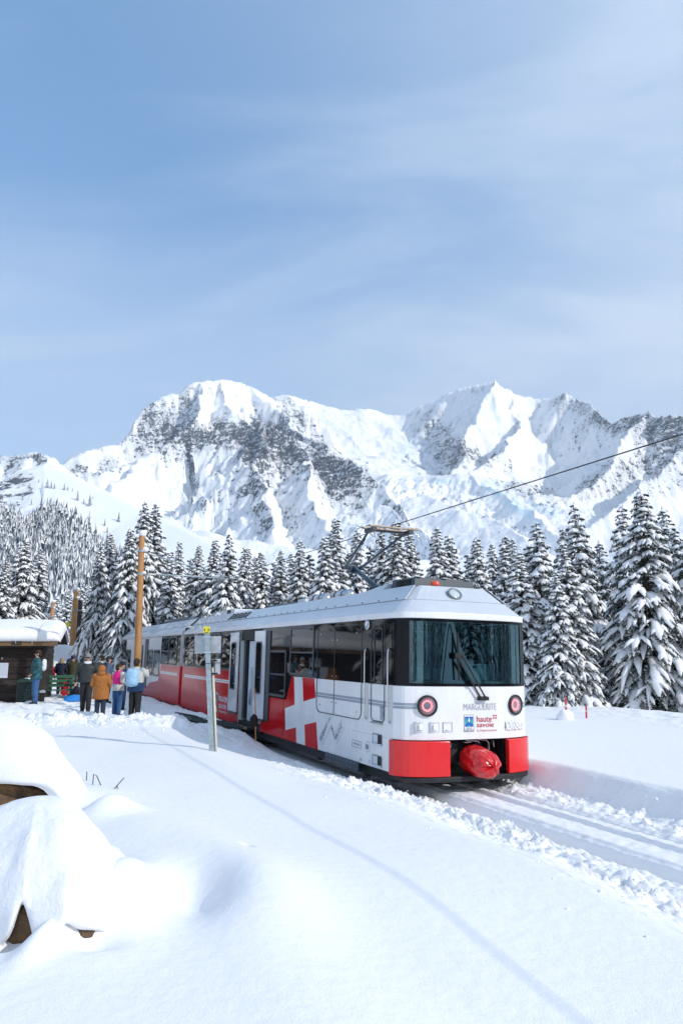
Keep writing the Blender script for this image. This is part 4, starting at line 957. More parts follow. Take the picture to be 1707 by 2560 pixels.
bowstrip('buffer_beam', -1.25, 1.25, .31, .395, .03, .35, M_dark, tram, B=.30)
cbay = MB(); cbay.box(-.62, .72, .22, .26, .43, .965); cbay.box(-.55, -.50, -.2, .25, .43, .96); cbay.box(.70, .75, -.12, .25, .43, .96); cb_ = cbay.build('coupler_bay', M_dark, tram)
rc_ = random.Random(5)
b = MB()
for i in range(14):
    x, z = rc_.uniform(-.46, .6), rc_.uniform(.5, .92); b.box(x-.03, x+.03, rc_.uniform(-.05, .1), .2, z-.03, z+.03)
b.build('coupler_gear', M_dark, cb_, bevel=.008); b = MB(); b.box(-.42, -.15, -.02, .2, .52, .88); b.build('valve_box', M_dark, cb_, bevel=.008)
b = MB()
for pth in ([(-.42, -.08, .86), (-.43, -.1, .78), (-.42, -.1, .58), (-.36, -.08, .54), (-.2, -.05, .55)], [(.20, -.1, .94), (.36, -.12, .93), (.40, -.13, .88), (.40, -.13, .62), (.44, -.12, .58), (.6, -.1, .57)], [(-.05, -.1, .93), (.18, -.12, .92), (.25, -.12, .86)], [(.52, -.1, .92), (.53, -.1, .78)], [(-.3, -.06, .9), (-.33, -.06, .8)], [(-.1, -.12, .9), (0, -.16, .91), (.08, -.12, .9)]):
    b.tube(pth, .010, n=6)
b.build('air_hose', M_chrome, cb_, smooth=True)
M_bag = mat('red_vinyl', (.62, .008, .012), rough=.16, coat=.6, bump=.6, bscale=5, bdist=.05)
def bagf(x, y, z):
    a = math.atan2(z, x)
    k = 1+.10*math.sin(3*a+1)+.07*math.sin(5*a+4*y)+.05*math.sin(9*a+3*y)+.05*math.sin(14*a-6*y)
    return k
b = MB()
prof = [(0, .29), (-.08, .31), (-.16, .32), (-.24, .32), (-.32, .31), (-.39, .295), (-.45, .27), (-.50, .235), (-.535, .19), (-.555, .13), (-.565, .07), (-.568, .01)]
rings = []
from mathutils import noise as mno
for i, (y, r) in enumerate(prof):
    ring = []
    for j in range(44):
        a = 2*math.pi*j/44
        v = Vector((math.cos(a)*1.6+2, y*5, math.sin(a)*1.6))
        crease = (1-abs(mno.noise(v*1.3))*2.2)*.035+(1-abs(mno.noise(v*3.1+Vector((7, 0, 0))))*2)*.016
        rr5 = r*(.86+.10*max(0, -math.sin(a)))+crease*(1 if i < 9 else .5)
        dx = .05+(-y)*.12; dz = .66+y*.16
        ring.append((dx+rr5*math.cos(a)*.92, y-.08+.05*mno.noise(v*2), dz+rr5*math.sin(a)*.75))
    rings.append(ring)
b.loft(rings); cp = b.build('coupler', M_bag, tram, smooth=False, label='coupler wrapped in a creased red vinyl cover')
sm = cp.modifiers.new('s', 'SUBSURF'); sm.levels = 1; sm.render_levels = 1
# windscreen, pillars, dashboard
bowstrip('windscreen_sill', -1.31, 1.31, 1.826, 1.875, .004, .05, M_black, tram, bevel=0, n=24)
bowstrip('windscreen_header', -1.31, 1.31, 2.895, 2.938, .004, .05, M_black, tram, bevel=0, n=24)
bowstrip('corner_pillar', -1.319, -1.15, 1.8755, 2.8945, .002, .05, M_black, tram, bevel=0, n=8)
bowstrip('corner_pillar', 1.13, 1.319, 1.8755, 2.8945, .002, .05, M_black, tram, bevel=0, n=8)
b = MB()
for s_ in (-1, 1): b.box(s_*HW-(.04 if s_ > 0 else 0), s_*HW+(0 if s_ > 0 else .04), .10, 1.7, 1.83, 2.93)
b.build('cab_wall', M_black, tram)
b = MB(); k = 24; xs = [-1.149+2.278*i/k for i in range(k+1)]
b.add([(x, bow(x)+.012, z) for z in (1.8755, 2.8945) for x in xs], [(i, i+1, k+2+i, k+1+i) for i in range(k)])
b.build('windscreen', M_ws, tram, smooth=True)
for x in (-1.135, 1.115):
    b = MB(); b.box(x-.012, x+.012, bow(x)-.008, bow(x)+.011, 1.876, 2.894); b.build('windscreen_trim', M_frame, tram)
M_cab = mat('cab_lining', (.10, .15, .16), rough=.6)
M_cons = mat('console', (.22, .30, .31), rough=.5)
cab = MB(); cab.box(-1.2, 1.2, 1.62, 1.69, 1.83, 2.92); cabo = cab.build('cab_rear_wall', M_cab, tram)
b = MB(); b.box(-1.1, 1.1, .12, .55, 1.83, 1.90); b.box(-.95, -.2, .3, .62, 1.9, 2.12); b.box(.25, .9, .35, .7, 1.9, 2.2); b.build('console', M_cons, cabo, bevel=.02)
b = MB(); b.box(-.78, -.28, .75, .85, 1.85, 2.55); b.box(-.70, -.36, .76, .84, 2.57, 2.75); b.build('driver_seat', M_int, cabo, bevel=.05)
b = MB(); b.box(-.05, .35, 1.60, 1.615, 1.85, 2.8); b.box(-.9, -.45, 1.60, 1.615, 2.1, 2.7); b.build('door_window', M_inner, cabo)
b = MB(); b.hexa([(.0, .0, 2.13), (.42, -.02, 2.13), (.5, .16, 2.16), (.05, .2, 2.16), (.0, .0, 2.133), (.42, -.02, 2.133), (.5, .16, 2.163), (.05, .2, 2.163)]); b.build('paper_sheet', M_white, cabo)
b = MB(); b.box(.72, .78, .5, .53, 1.9, 2.85); b.box(.8, 1.05, .4, .45, 2.35, 2.7); b.build('cab_screen', M_cons, cabo)

# wiper
M_wip = mat('wiper_black', (.012, .012, .013), rough=.45)
yb_ = bow(-.3)-.07
b = MB()
b.tube([(-.335, yb_, 2.72), (-.335, yb_-.01, 2.33), (-.315, yb_, 1.93)], [.014, .022, .014], n=6); b.box(-.40, -.24, yb_-.03, yb_+.01, 2.28, 2.38)
wb = b.build('wiper', M_wip, tram)
b = MB(); b.tube([(-.36, yb_-.03, 2.32), (.115, bow(.1)-.06, 1.64)], .015, n=6); b.build('wiper_arm', M_wip, wb)
b = MB(); b.tube([(-.27, yb_-.03, 2.34), (.215, bow(.2)-.06, 1.64)], .015, n=6); b.tube([(-.30, yb_-.035, 2.2), (-.05, yb_-.035, 1.86)], .01, n=6); b.build('wiper_arm', M_wip, wb)
b = MB(); b.box(.08, .27, bow(.17)-.08, bow(.17)-.001, 1.60, 1.66); b.tube([(.115, bow(.1)-.09, 1.64), (.115, bow(.1), 1.64)], .03, n=10); b.tube([(.215, bow(.2)-.09, 1.64), (.215, bow(.2), 1.64)], .03, n=10); b.build('wiper_hub', M_wip, wb)
# head- and tail-lamps
M_led = mat('tail_led', (.75, .10, .12), rough=.3, emit=(1, .34, .38), estr=1.1)
M_lamp = mat('lamp_bowl', (.55, .50, .52), rough=.25, metal=.5)
def disc_rings(c, ang, prof, n=28):
    ca, sa = math.cos(ang), math.sin(ang); out = []
    for d, r in prof:      # d: out of the face, r: radius
        out.append([(c[0]+ca*r*math.cos(2*math.pi*j/n)+sa*d, c[1]+sa*r*math.cos(2*math.pi*j/n)-ca*d, c[2]+r*math.sin(2*math.pi*j/n)) for j in range(n)])
    return out
for x in (-.865, .905):
    ang = math.atan(4*.27*x**3/HW**4)
    c = (x, bow(x), 1.515)
    b = MB(); b.loft(disc_rings(c, ang, [(-.01, .172), (.035, .172), (.042, .158), (.035, .138), (-.005, .135)]), cap=False); hl = b.build('headlight', M_wip, tram, smooth=True)
    b = MB(); b.loft(disc_rings(c, ang, [(.02, .138), (.006, .10), (.003, .0005)]), cap=False); b.build('lamp_bowl', M_lamp, hl, smooth=True)
    b = MB(); b.loft(disc_rings(c, ang, [(.0045, .086), (.012, .084), (.012, .066), (.0045, .064)], 24), cap=False); b.build('tail_light_ring', M_led, hl)
    b = MB()
    ca, sa = math.cos(ang), math.sin(ang)
    for q in range(14):
        a = 2*math.pi*q/14; r = .092
        b.ball((c[0]+ca*r*math.cos(a)+sa*.014, c[1]+sa*r*math.cos(a)-ca*.014, c[2]+r*math.sin(a)), .010, 6, 4)
    b.build('led', M_led, hl)
    b = MB(); b.loft(disc_rings(c, ang, [(.035, .138), (.045, .10), (.05, .05), (.052, .001)]), cap=False); b.build('lens', thin_glass('lens', (.92, .88, .9), .02) if x < 0 else bpy.data.materials['lens'], hl, smooth=True)
# front stripes and hatches
def front_poly(b, poly, off=.004, mi=0, dx=.04):
    """flat print lying on the bowed nose: poly in (x,z), convex"""
    b.add([(x, bow(x)-off, z) for x, z in poly], [tuple(range(len(poly)))], mi)
for x0, x1 in ((-1.325, -1.035), (1.075, 1.325)):
    for z0, z1 in ((1.46, 1.503), (1.515, 1.555)):
        bowstrip('waist_stripe', x0, x1, z0, z1, .003, .004, M_grey, tram, bevel=0, n=8)
for i, (x0, x1) in enumerate(((-1.075, -.885), (-.825, -.655), (-.59, -.415))):
    b = MB(); y = bow((x0+x1)/2)
    for q in ((x0, x1, 1.245, 1.256), (x0, x1, 1.10, 1.108)): b.box(q[0], q[1], y-.016, y+.03, q[2], q[3])
    for q in (x0, x1-.008): b.box(q, q+.008, y-.016, y+.03, 1.10, 1.256)
    s_ = b.build('socket_frame', M_leaf, tram)
    b = MB(); xm = (x0+x1)/2; b.box(xm-.035, xm+.035, y-.03, y-.001, 1.13, 1.215 if i < 2 else 1.14); b.build('socket_cover', M_white, s_, bevel=.008)
b = MB(); rg6 = random.Random(3)
vs = []; nx, nz = 22, 8
for i in range(nz):
    for j in range(nx):
        x = .66+.44*j/(nx-1); z = 1.245-.155*i/(nz-1)
        vs.append((x, bow(x)-.008-.035*rg6.random()*(0 < i < nz-1), z+rg6.uniform(-.01, .01)))
b.add(vs, [(i*nx+j, i*nx+j+1, (i+1)*nx+j+1, (i+1)*nx+j) for i in range(nz-1) for j in range(nx-1)])
b.build('peeling_sticker', M_white, tram, smooth=False)
b = MB(); b.box(-1.31, 1.31, .05, .12, .955, .972); b.build('nose_lip', M_dark, tram)

# lettering, printed on the surfaces
def text_mesh(txt, size, bold=0.0, sx=1.0, align='LEFT', shear=0.0, spacing=1.0):
    c = bpy.data.curves.new('t', 'FONT'); c.body = txt; c.size = size; c.offset = bold; c.align_x = align; c.shear = shear; c.space_character = spacing; c.resolution_u = 3
    o = bpy.data.objects.new('t', c); C.objects.link(o); bpy.context.view_layer.update()
    dg = bpy.context.evaluated_depsgraph_get(); me = bpy.data.meshes.new_from_object(o.evaluated_get(dg))
    bpy.data.objects.remove(o); bpy.data.curves.remove(c)
    for v in me.vertices: v.co.x *= sx
    return me
def fit(me, w, h=None):
    xs = [v.co.x for v in me.vertices]; ys = [v.co.y for v in me.vertices]; x0, x1, y0, y1 = min(xs), max(xs), min(ys), max(ys)
    kx = w/(x1-x0); ky = (h/(y1-y0)) if h else kx
    for v in me.vertices: v.co.x = (v.co.x-x0)*kx; v.co.y = (v.co.y-y0)*ky
    return me
def front_text(txt, x, z, w, h, m, bold=0.0, par=tram, off=.007, name='lettering'):
    me = fit(text_mesh(txt, 1, bold), w, h)
    for v in me.vertices:
        X_ = x+v.co.x; v.co = (X_, bow(X_)-off, z+v.co.y)
    me.name = name; return link(name, me, m, par)
def side_text(txt, u, w, width, h, m, bold=0.0, par=tram, ang=0.0, off=.0095, name='lettering', sx=1):
    me = fit(text_mesh(txt, 1, bold), width, h); ca, sa = math.cos(R_(ang)), math.sin(R_(ang))
    for v in me.vertices:
        a, c = v.co.x, v.co.y
        v.co = (-HW-off, u-(a*ca-c*sa), w+(a*sa+c*ca))
    me.name = name; return link(name, me, m, par)
front_text('MARGUERITE', -.195, 1.44, .665, .108, M_txt, .0)
front_text('haute', .065, 1.245, .305, .10, M_txtr, .006)
front_text('savoie', .065, 1.160, .345, .078, M_txtr, .006)
front_text('le Département', .065, 1.080, .41, .044, M_txtr, .0)
b = MB()
for x0 in (.395, .445):
    for z0 in (1.292, 1.332): front_poly(b, [(x0, z0), (x0+.032, z0), (x0+.032, z0+.024), (x0, z0+.024)], .006)
b.build('emblem_square', M_txtr, tram)
M_blue = mat('emblem_blue', (.02, .12, .52), rough=.4); M_green = mat('emblem_green', (.02, .42, .32), rough=.4); M_navy = mat('emblem_navy', (.03, .05, .12), rough=.4)
def crest(P, m4par):
    em = MB(); P(em, [(0, 0), (.2, 0), (.2, .275), (0, .275)], .004); e = em.build('crest', M_navy, m4par)
    q = MB(); P(q, [(.006, .006), (.194, .006), (.194, .269), (.006, .269)], .006); q.build('crest_ground', M_white, e)
    q = MB(); P(q, [(.016, .082), (.184, .082), (.184, .245), (.016, .245)], .0075); q.build('crest_field', M_blue, e)
    q = MB(); P(q, [(.018, .11), (.074, .16), (.046, .225), (.018, .16)], .009); P(q, [(.126, .16), (.182, .11), (.182, .16), (.154, .225)], .009); P(q, [(.07, .084), (.13, .084), (.10, .115)], .009); q.build('crest_peak', M_green, e)
    q = MB(); P(q, [(.10, .145), (.122, .185), (.10, .235), (.078, .185)], .0095); q.build('crest_diamond', M_white, e)
    return e
def PF(b, poly, off): front_poly(b, [(x-.19, z+1.09) for x, z in poly], off)
cre = crest(PF, tram)
front_text('SAINT', -.148, 1.138, .115, .022, M_navy, 0, cre, .0075); front_text('GERVAIS', -.182, 1.098, .182, .036, M_navy, .004, cre, .0075)
def PS(b, poly, off): b.add([(-HW-.005-off, 11.38-x*1.9, .59+z*2.1) for x, z in poly], [tuple(range(len(poly)))])
crest(PS, body1)
M_wtxt = mat('white_lettering', (.8, .8, .8), rough=.4)
side_text('haute', 10.92, .93, .95, .20, M_wtxt, .01, body1); side_text('savoie', 10.88, .73, .85, .165, M_wtxt, .01, body1); side_text('le Département', 10.86, .60, .92, .09, M_wtxt, 0, body1)
# the operator's name set as an M of slanted words with hairlines
M_sl = mat('slogan_grey', (.24, .27, .33), rough=.4)
side_text('TRAMWAY', 3.12, .58, .52, .10, M_sl, .01, body1, 47, .0045); side_text('DU', 2.73, 1.0, .13, .07, M_sl, 0, body1, 47, .0045)
side_text('MONT', 2.63, .90, .30, .085, M_sl, .01, body1, -47, .0045); side_text('BLANC', 2.35, .74, .36, .09, M_sl, .01, body1, 44, .0045)
b = MB()
for (u0, w0, u1, w1) in ((3.20, .68, 3.00, .86), (3.04, .55, 2.82, .76), (2.80, .78, 2.59, .99), (2.39, .86, 2.13, 1.11), (2.36, .64, 2.02, .98)):
    d = np.array([u1-u0, w1-w0]); n = np.array([-d[1], d[0]])/np.linalg.norm(d)*.004
    b.add([(-HW-.0045, u0+n[0], w0+n[1]), (-HW-.0045, u1+n[0], w1+n[1]), (-HW-.0045, u1-n[0], w1-n[1]), (-HW-.0045, u0-n[0], w0-n[1])], [(0, 1, 2, 3)])
b.build('hairline', M_sl, body1)
b = MB(); rring(b, 1.27, 1.66, .68, .80, .007, -HW-.0055, -HW-.003, .015); ms = b.build('maker_plate', M_sl, body1)
side_text('STADLER', 1.61, .722, .28, .036, M_sl, .01, ms, 0, .0055)
b = MB(); n = 24
pr = [[(-HW-.0045, 1.02+r*math.cos(2*math.pi*j/n), .745+r*math.sin(2*math.pi*j/n)) for j in range(n)] for r in (.092, .086)]
b.loft(pr, cap=False)
for u0, t in ((1.085, .01), (1.04, .022), (1.0, .01)): b.box(-HW-.0052, -HW-.0035, u0-t, u0+t, .70, .78)
b.build('clearance_mark', M_sl, body1)
side_text('A8', 1.33, .475, .07, .05, M_sl, .01, body1, 0, .0045); side_text('T', .97, .475, .06, .045, M_sl, .01, body1, 0, .0045)

# ---------------------------------------------------------------- roof
def roof(par, y0, y1, nose, m, m_side):
    def ring(hw, B, yf, yb, z):
        if nose: p = [(hw*s, yf+bow(hw*s, B, hw)) for s in XS]
        else: p = [(hw*s, yf) for s in XS]
        return [(x, y, z) for x, y in p]+[(hw, yb, z), (-hw, yb, z)]
    b = MB(); b.loft([ring(1.332, .26, y0, y1, 2.9405), ring(1.334, .26, y0, y1, 3.045)]); g = b.build('gutter', M_white, par, bevel=.01)
    b = MB(); b.loft([ring(1.318, .24, y0+.02, y1, 3.0455), ring(1.05, .14, y0+(.14 if nose else 0), y1, 3.272)]); b.build('roof_slope', m, par, bevel=.006)
    b = MB(); b.loft([ring(1.03, .13, y0+(.16 if nose else 0), y1, 3.274), ring(.745, .03, y0+(.33 if nose else 0), y1, 3.535)]); core = b.build('roof_core', M_ac, par)
    return core
core1 = roof(body1, 0.0, 15.93, True, M_roof, M_roof)
core2 = roof(body2, 16.45, 31.9, False, M_roof2, M_roof2)
def slope_panel(par, u0, u1, m, a=(1.05, 3.276), c=(.756, 3.546), name='roof_panel', inset=.004, side=-1, top=None):
    b = MB()
    n = np.array([-(c[1]-a[1]), -(a[0]-c[0])]); n = n/np.linalg.norm(n)*.012      # outward normal in (x,z), left side
    P = [(-a[0], a[1]), (-c[0], c[1])]
    lo = [(-a[0], u0+inset, a[1]), (-a[0], u1-inset, a[1]), (-c[0], u1-inset, c[1]), (-c[0], (top or u0)+inset, c[1])]
    up = [(x+n[0], y, z-n[1]) for x, y, z in lo]
    if side > 0: lo = [(-x, y, z) for x, y, z in lo]; up = [(-x, y, z) for x, y, z in up]
    b.hexa(lo+up); o = b.build(name, m, par); 
    bmn = o.data; 
    return o
js = [.17, 2.95, 4.9, 6.75, 9.2, 11.6, 13.8, 15.9]
for i in range(len(js)-1):
    tp = .35 if i == 0 else None; p_ = slope_panel(body1, js[i], js[i+1], M_roof, top=tp); slope_panel(body1, js[i], js[i+1], M_roof, side=1, top=tp)
    b = MB()
    for k in range(4):
        u = js[i]+(js[i+1]-js[i])*(k+.5)/4; b.tube([(-1.03-.016, u, 3.305+.01), (-1.03+.01, u, 3.30)], .014, n=6)
    b.build('screw', M_frame, p_)
    if i == 5-1 or i == 4:
        b = MB()
        for r in range(4):
            for cc in range(5):
                t = .18+.17*r; u = js[i]+.35+cc*.4; x = -1.05+(1.05-.756)*t; z = 3.276+.27*t
                b.box(x-.012-.018, x-.012+.012, u, u+.26, z+.012, z+.03)
        b.build('louvre', M_dark, p_)
js2 = [16.5, 18.9, 21.3, 23.7, 26.1, 28.5, 31.85]
for i in range(len(js2)-1): slope_panel(body2, js2[i], js2[i+1], M_roof2); slope_panel(body2, js2[i], js2[i+1], M_roof2, side=1)
# front face of the upper roof
b = MB(); k = 14
lo = [(-1.045+2.09*i/k, .16+bow(-1.045+2.09*i/k, .14, 1.05)-.012, 3.276) for i in range(k+1)]
up = [(-.752+1.504*i/k, .33+bow(-.752+1.504*i/k, .03, .756)-.012, 3.546) for i in range(k+1)]
b.add(lo+up, [(i, i+1, k+2+i, k+1+i) for i in range(k)]); b.add([(-.752, .34, 3.546), (.752, .34, 3.546), (.752, 15.9, 3.546), (-.752, 15.9, 3.546)], [(0, 1, 2, 3)])
b.add([(-1.05, .175, 3.276), (-1.045, .165, 3.276), (-.752, .33, 3.546), (-.756, .37, 3.547)], [(0, 1, 2, 3)])
b.add([(1.05, .175, 3.276), (1.045, .165, 3.276), (.752, .33, 3.546), (.756, .37, 3.547)], [(3, 2, 1, 0)])
b.build('roof_front', M_roof, body1)
b = MB(); b.add([(-.752, 16.5, 3.546), (.752, 16.5, 3.546), (.752, 31.85, 3.546), (-.752, 31.85, 3.546)], [(0, 1, 2, 3)]); b.build('roof_top', M_roof2, body2)
# roof lamp and beacon
nrm = np.array([0, -.27, .20]); nrm /= np.linalg.norm(nrm)
c = np.array([-.10, .115, 3.40]); e1 = np.array([1, 0, 0.]); e2 = np.cross(nrm, e1); e2 = e2 if e2[2] > 0 else -e2
def dring(r, d, n=24): return [tuple(c+e1*r*1.15*math.cos(2*math.pi*j/n)+e2*r*math.sin(2*math.pi*j/n)+nrm*d) for j in range(n)]
b = MB(); b.loft([dring(.125, -.02), dring(.125, .03), dring(.112, .036), dring(.085, .02)], cap=False); rl = b.build('roof_lamp', mat('lamp_bezel', (.16, .20, .23), rough=.4), body1, smooth=True)
M_lens = mat('milky_lens', (.50, .58, .60), rough=.12, coat=1)
b = MB(); b.loft([dring(.095, .015), dring(.07, .028), dring(.001, .034)], cap=False); b.build('lens', M_lens, rl, smooth=True)
M_beac = mat('beacon_orange', (.85, .06, .01), rough=.2, coat=1)
b = MB(); n = 16
b.loft([[(-.29+r*math.cos(2*math.pi*j/n), .45+r*math.sin(2*math.pi*j/n), z) for j in range(n)] for z, r in ((3.56, .075), (3.58, .08), (3.635, .078), (3.65, .06), (3.652, .001))]); bc = b.build('beacon', M_beac, body1, smooth=True)
b = MB(); b.tube([(-.29, .45, 3.54), (-.29, .45, 3.56)], .085, n=16); b.build('beacon_base', M_frame, bc)
# roof equipment
b = MB(); b.hexa([(-.60, .66, 3.55), (.70, .66, 3.55), (.70, 1.55, 3.55), (-.60, 1.55, 3.55), (-.58, .68, 3.735), (.68, .68, 3.735), (.68, 1.53, 3.735), (-.58, 1.53, 3.735)])
ac = b.build('cooling_unit', M_ac, body1, bevel=.01)
b = MB()
for i in range(5): b.box(-.615, -.585, .80, 1.35, 3.585+i*.026, 3.597+i*.026)
b.build('grille', M_dark, ac)
b = MB()
for x in (-.5, .05, .55): b.box(x-.05, x+.05, .64, .72, 3.737, 3.75)
b.build('clip', M_roof, ac)
b = MB(); b.hexa([(-.752, 1.6, 3.55), (.75, 1.6, 3.55), (.75, 2.6, 3.55), (-.752, 2.6, 3.55), (-.6, 1.6, 3.70), (.6, 1.6, 3.70), (.6, 2.3, 3.60), (-.6, 2.3, 3.60)]); b.build('fairing', M_roof, body1)
for y in (4.2, 5.5): 
    b = MB(); b.tube([(-.42, y-.5, 3.62), (-.42, y-.42, 3.62), (-.42, y+.42, 3.62), (-.42, y+.5, 3.62)], [.05, .13, .13, .05], n=16); t_ = b.build('air_tank', M_chrome, body1, smooth=True)
    b = MB()
    for q in (-.2, .2): b.tube([(-.42, y+q-.02, 3.62), (-.42, y+q+.02, 3.62)], .137, n=16)
    b.build('strap', M_frame, t_)
b = MB(); b.hexa([(-.74, 6.9, 3.55), (.3, 6.9, 3.55), (.3, 8.6, 3.55), (-.74, 8.6, 3.55), (-.72, 7.0, 3.60), (.3, 7.0, 3.74), (.3, 8.4, 3.74), (-.72, 8.4, 3.60)]); b.build('resistor_hood', M_ac, body1, bevel=.01)
b = MB(); b.box(-.6, .4, 12.2, 13.8, 3.55, 3.72); vv = b.build('roof_box', M_roof, body1, bevel=.015)
b = MB(); b.box(-.61, -.599, 12.6, 13.0, 3.57, 3.70); b.build('grille', M_dark, vv)
b = MB(); b.box(-.5, .5, 6.3, 6.8, 3.55, 3.69); b.build('roof_box', M_roof2, body1, bevel=.015)
b = MB(); b.hexa([(-.5, 18.6, 3.55), (.5, 18.6, 3.55), (.5, 24.4, 3.55), (-.5, 24.4, 3.55), (-.45, 19.6, 3.75), (.45, 19.6, 3.75), (.45, 23.4, 3.75), (-.45, 23.4, 3.75)]); b.build('cooling_unit', M_ac, body2, bevel=.01)
b = MB(); b.tube([(-.55, 27.6, 3.5), (-.55, 27.6, 3.72)], .09, n=12); b.build('vent_pipe', M_roof, body2, smooth=True)
# pantograph
M_pan = mat('pantograph_paint', (.018, .045, .075), rough=.35, coat=.4)
M_al = mat('collector_metal', (.42, .44, .44), rough=.4, metal=.7, var=.3, vscale=9, col2=(.25, .13, .05))
pan = empty('pantograph'); pan.parent = body1
b = MB(); b.box(-.5, .4, 2.75, 3.5, 3.55, 3.60); b.tube([(-.4, 3.0, 3.63), (.35, 3.0, 3.63)], .05, n=10); b.build('base_frame', M_pan, pan)
b = MB(); b.tube([(-.05, 2.95, 3.62), (-.05, 4.40, 4.30)], [.065, .052], n=12); b.tube([(.12, 3.3, 3.6), (.05, 4.35, 4.22)], .013, n=6); b.build('lower_arm', M_pan, pan, smooth=True)
b = MB(); b.tube([(-.28, 4.44, 4.30), (.16, 4.44, 4.30)], .04, n=10); b.box(-.16, .02, 4.36, 4.55, 4.18, 4.34); b.build('knuckle', M_pan, pan)
b = MB(); b.tube([(-.26, 4.44, 4.30), (-.55, 2.66, 4.86)], [.035, .025], n=10); b.tube([(-.20, 4.42, 4.24), (-.5, 2.9, 4.74)], .009, n=6); b.build('upper_arm', M_pan, pan, smooth=True)
b = MB(); b.tube([(.12, 4.44, 4.30), (.28, 2.66, 4.86)], [.035, .025], n=10); b.build('upper_arm', M_pan, pan, smooth=True)
b = MB()
for y in (2.40, 2.72): b.box(-.66, .50, y-.035, y+.035, 4.925, 4.965)
hd = b.build('collector_strip', M_al, pan, bevel=.006)
b = MB(); b.box(-.60, -.50, 2.36, 2.76, 4.84, 4.92); b.box(.26, .36, 2.36, 2.76, 4.84, 4.92); b.box(-.60, .42, 2.52, 2.60, 4.86, 4.90); b.build('head_frame', M_frame, pan)
for y in (2.40, 2.72):
    b = MB(); b.tube([(-.66, y, 4.945), (-.82, y, 4.92), (-.93, y, 4.84), (-.97, y, 4.72)], .011, n=6); b.build('horn', M_chrome, pan, smooth=True); b = MB(); b.tube([(.50, y, 4.945), (.64, y, 4.91), (.74, y, 4.82), (.78, y, 4.68)], .011, n=6); b.build('horn', M_chrome, pan, smooth=True)
b = MB()
for x in (-.5, .3): b.tube([(x, 2.5, 4.84), (x+.05, 2.55, 4.74), (x+.08, 2.68, 4.76), (x+.02, 2.75, 4.85)], .007, n=5)
b.build('shunt_cable', M_wip, pan)
# ================================================================ POLES AND WIRES
def gz(x, y): return float(ground_h(np.array([float(x)]), np.array([float(y)]))[0])
M_wood = mat('larch_pole', (.55, .30, .12), rough=.75, var=.5, vscale=3, col2=(.30, .12, .04), bump=.4, bscale=25, stretch=(3, 3, .25))
M_wood2 = mat('dark_pole', (.06, .045, .035), rough=.85, var=.4, vscale=4, stretch=(3, 3, .3))
M_galv = mat('galvanised', (.36, .44, .46), rough=.45, metal=.5, var=.25, vscale=16, bump=.1, bscale=40)
M_wire = mat('copper_wire', (.03, .03, .03), rough=.5)
M_ins = mat('insulator', (.5, .5, .48), rough=.3)
def wire_pt(y_):       # contact wire over the track centre, level
    u = (y_-OY)/U[1]; return np.array([OX+U[0]*u, y_, 4.97])
def track_pt(u, z=4.97): return np.array([OX+U[0]*u, OY+U[1]*u, z])
def pole(name, base, top, r, label, arm_u=None, m=None, snowcap=True, group=None):
    e = empty(name, tuple(base)); tag(e, label, 'pole', group)
    B = np.array(base); b = MB()
    T = np.array(top)-B
    b.tube([(0, 0, -.6), tuple(T*.35), tuple(T*.7), tuple(T)], [r*1.12, r*1.08, r*1.0, r*.9], n=16); b.build('shaft', m or M_wood, e, smooth=True)
    if snowcap:
        b = MB(); b.ball((T[0]+.02, T[1], T[2]+.05), (r*1.25, r*1.25, .13), 12, 8); b.build('snow_cap', M_tsnow, e, smooth=True)
    if arm_u is not None:
        A = track_pt(arm_u)-B
        h1, h2 = T*((T[2]-.55)/T[2]), T*((T[2]-1.32)/T[2])
        end = A+np.array([0, 0, .03])
        e1 = end+(end-h1)*.02
        b = MB(); b.tube([tuple(h1), tuple(h1+(e1-h1)*.5), tuple(e1)], .022, n=8); b.build('stay', M_galv, e, smooth=True)
        b = MB(); b.tube([tuple(h2), tuple(h2+(e1-h2)*.5), tuple(e1+np.array([0, 0, -.05]))], .026, n=8); b.build('bracket_tube', M_galv, e, smooth=True)
        for h in (h1, h2):
            b = MB(); d = (e1-h)/np.linalg.norm(e1-h)
            b.tube([tuple(h+d*q) for q in (.25, .30, .35, .40, .45, .5, .55)], [.025, .05, .03, .05, .03, .05, .025], n=10); b.build('insulator', M_ins, e, smooth=True)
            b = MB(); b.tube([(h[0], h[1], h[2]-.03), (h[0], h[1], h[2]+.03)], r*1.12, n=16); b.build('band', M_galv, e)
        b = MB(); b.ball((h1[0]+.14, h1[1]-.02, h1[2]+.06), (.12, .08, .10), 10, 6); b.ball((h2[0]+.12, h2[1]-.02, h2[2]+.04), (.08, .06, .06), 8, 6); b.build('snow_pad', M_tsnow, e, smooth=True)
    return e
T1 = at_y(355, 1338, 24.8); B1 = at_y(343, 1690, 24.8)
pole('catenary_pole', (B1[0], 24.8, gz(B1[0], 24.8)), T1, .105, 'nearest wooden catenary pole, snow-capped, carrying two steel arms over the tram', 15.1, group='wooden catenary poles')
T2 = at_y(191, 1475, 48); B2 = at_y(177, 1665, 48)
pole('catenary_pole', (B2[0], 48, gz(B2[0], 48)), T2, .165, 'second wooden catenary pole, leaning, rising behind the bald man', 40.2, mat('pale_larch_pole', (.72, .42, .18), rough=.75, var=.4, vscale=3, col2=(.48, .22, .07), stretch=(3, 3, .25)), group='wooden catenary poles')
T3 = at_y(133, 1505, 68); pole('catenary_pole', (T3[0]-.1, 68, T3[2]-6.0), T3, .17, 'third wooden catenary pole, its top just showing above the hut roof', 64.0, group='wooden catenary poles')
B2b = at_y(193, 1640, 50); T2b = at_y(201, 1500, 50); pole('timber_pole', (B2b[0], 50, gz(B2b[0], 50)), T2b, .15, 'dark old timber pole close behind the second catenary pole', None, M_wood2, False)
